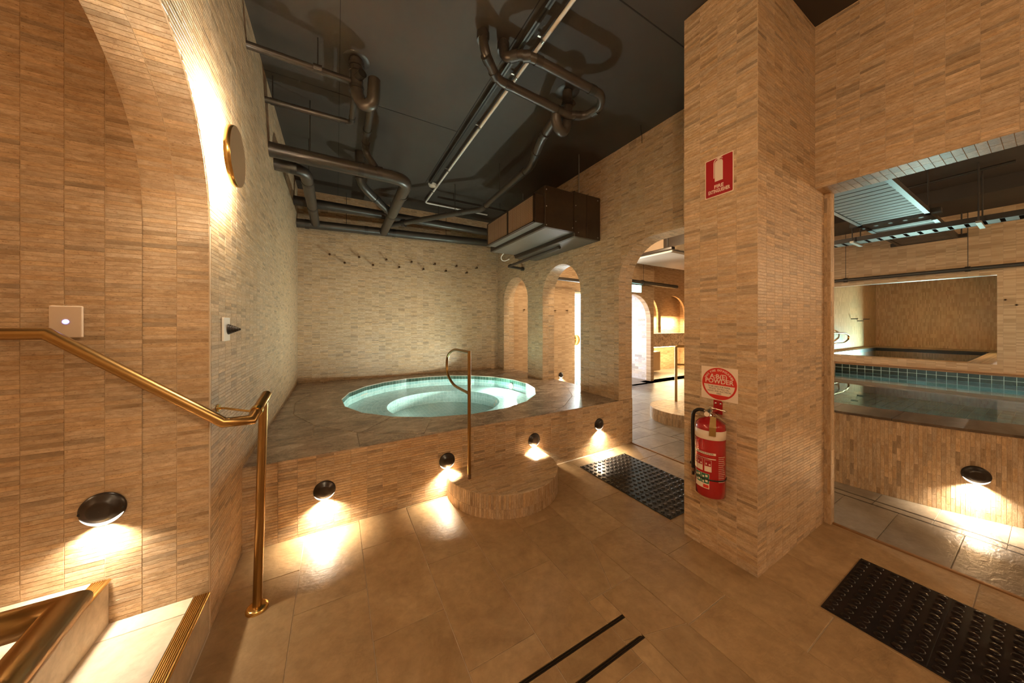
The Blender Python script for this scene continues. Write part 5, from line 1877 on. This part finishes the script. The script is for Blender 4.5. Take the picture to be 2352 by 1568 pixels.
def rb(k):
    def f(v):
        if abs(v) >= 0.452:
            return (-2, 2)
        h = math.sqrt(0.452 ** 2 - v * v)
        return (-2, -h) if k < 0 else (h, 2)
    return f


tiles(r2, lambda u, v: (u, v, 0.1665), -0.46, 0.46, -0.447, 0.447, TU * 1.2, TV * 1.6, 'tile_t', blocks=[rb(-1), rb(1)], nmax=40, name='tread_tile', wo=RC2)
g2 = Vector((4.55, 2.90, 0.17))
gr3 = thing('grab_rail', 'brass grab rail with two bars on the round step beyond the doorway', 'grab rail', g2)
MB(g2).tube([(4.55, 2.90, 0.17), (4.55, 2.90, 1.02), (4.75, 2.6, 1.02), (5.0, 2.22, 1.02)], 0.019, 14, bend=0.03).build('rail', 'brass', gr3)
MB(g2).tube([(4.55, 2.90, 0.74), (5.0, 2.22, 0.74)], 0.014, 12).build('lower_bar', 'brass', gr3)
MB(g2).tube([(5.0, 2.22, 0.6), (5.0, 2.22, 1.02)], 0.019, 14).build('end_post', 'brass', gr3)

# --- walls that close the hall
struct(MB().box(XD2, 13.7, -2.95, -2.8, -0.1, ZC).build('wall_hall_right', 'far_x'))
struct(MB().box(9.5, 9.6, 2.7, 7.2, -0.1, ZC).build('wall_hall_far_left', 'far_y'))
struct(MB().box(XF, 9.6, 2.68, 2.75, -0.1, ZC).build('wall_hall_return', 'far_x'))

# ================================================================== unseen lamps added for ambient fill: opal globes on the walls behind the camera and in the hall
M['opal'] = emit('fill_lamp_glass', (1.0, 0.76, 0.48), 3.0, (0.9, 0.85, 0.8))


def fill_globe(p, n, label, power, r=0.11, col=WARM):
    """added fill lamp on a short brass arm; its bulb gives ambient light"""
    p, n = Vector(p), Vector(n).normalized()
    t = thing('fill_lamp', label, 'wall light', p)
    MB().lathe([(0.05, 0.0), (0.05, 0.012), (0.0, 0.014)], 24, frame(n)).build('backplate', 'brass', t)
    MB().tube([n * 0.01, n * 0.10], 0.012, 12).build('arm', 'brass', t)
    MB().lathe([(0.055, 0.10), (0.055, 0.12), (0.0, 0.12)], 24, frame(n)).build('gallery', 'brass', t)
    lamp('bulb', 'POINT', n * (0.13 + r), power, col, t, size=r)
    return t


fill_globe((XB, -0.45, 2.35), (1, 0, 0), 'added opal fill lamp on the left wall before the stair arch', 22.0)
fill_globe((0.6, -2.70, 2.35), (0, 1, 0), 'added opal fill lamp on the entry wall, the one nearer the stairs', 9.0)
fill_globe((2.1, -2.70, 2.35), (0, 1, 0), 'added opal fill lamp on the entry wall, the one nearer the pool opening', 4.0)
fill_globe((-3.2, 1.235, 2.0), (1, 0, 0), 'added opal fill lamp on the end wall of the stair hall', 13.0)
fill_globe((5.2, -2.80, 2.2), (0, 1, 0), 'added opal fill lamp on the side wall of the pool hall, nearer the arcade', 32.0)
fill_globe((7.6, -2.80, 2.2), (0, 1, 0), 'added opal fill lamp on the side wall of the pool hall, nearer the recess', 36.0)
fill_globe((XD2, 3.46, 2.75), (1, 0, 0), 'added opal fill lamp on the hall side of the arcade wall', 40.0)
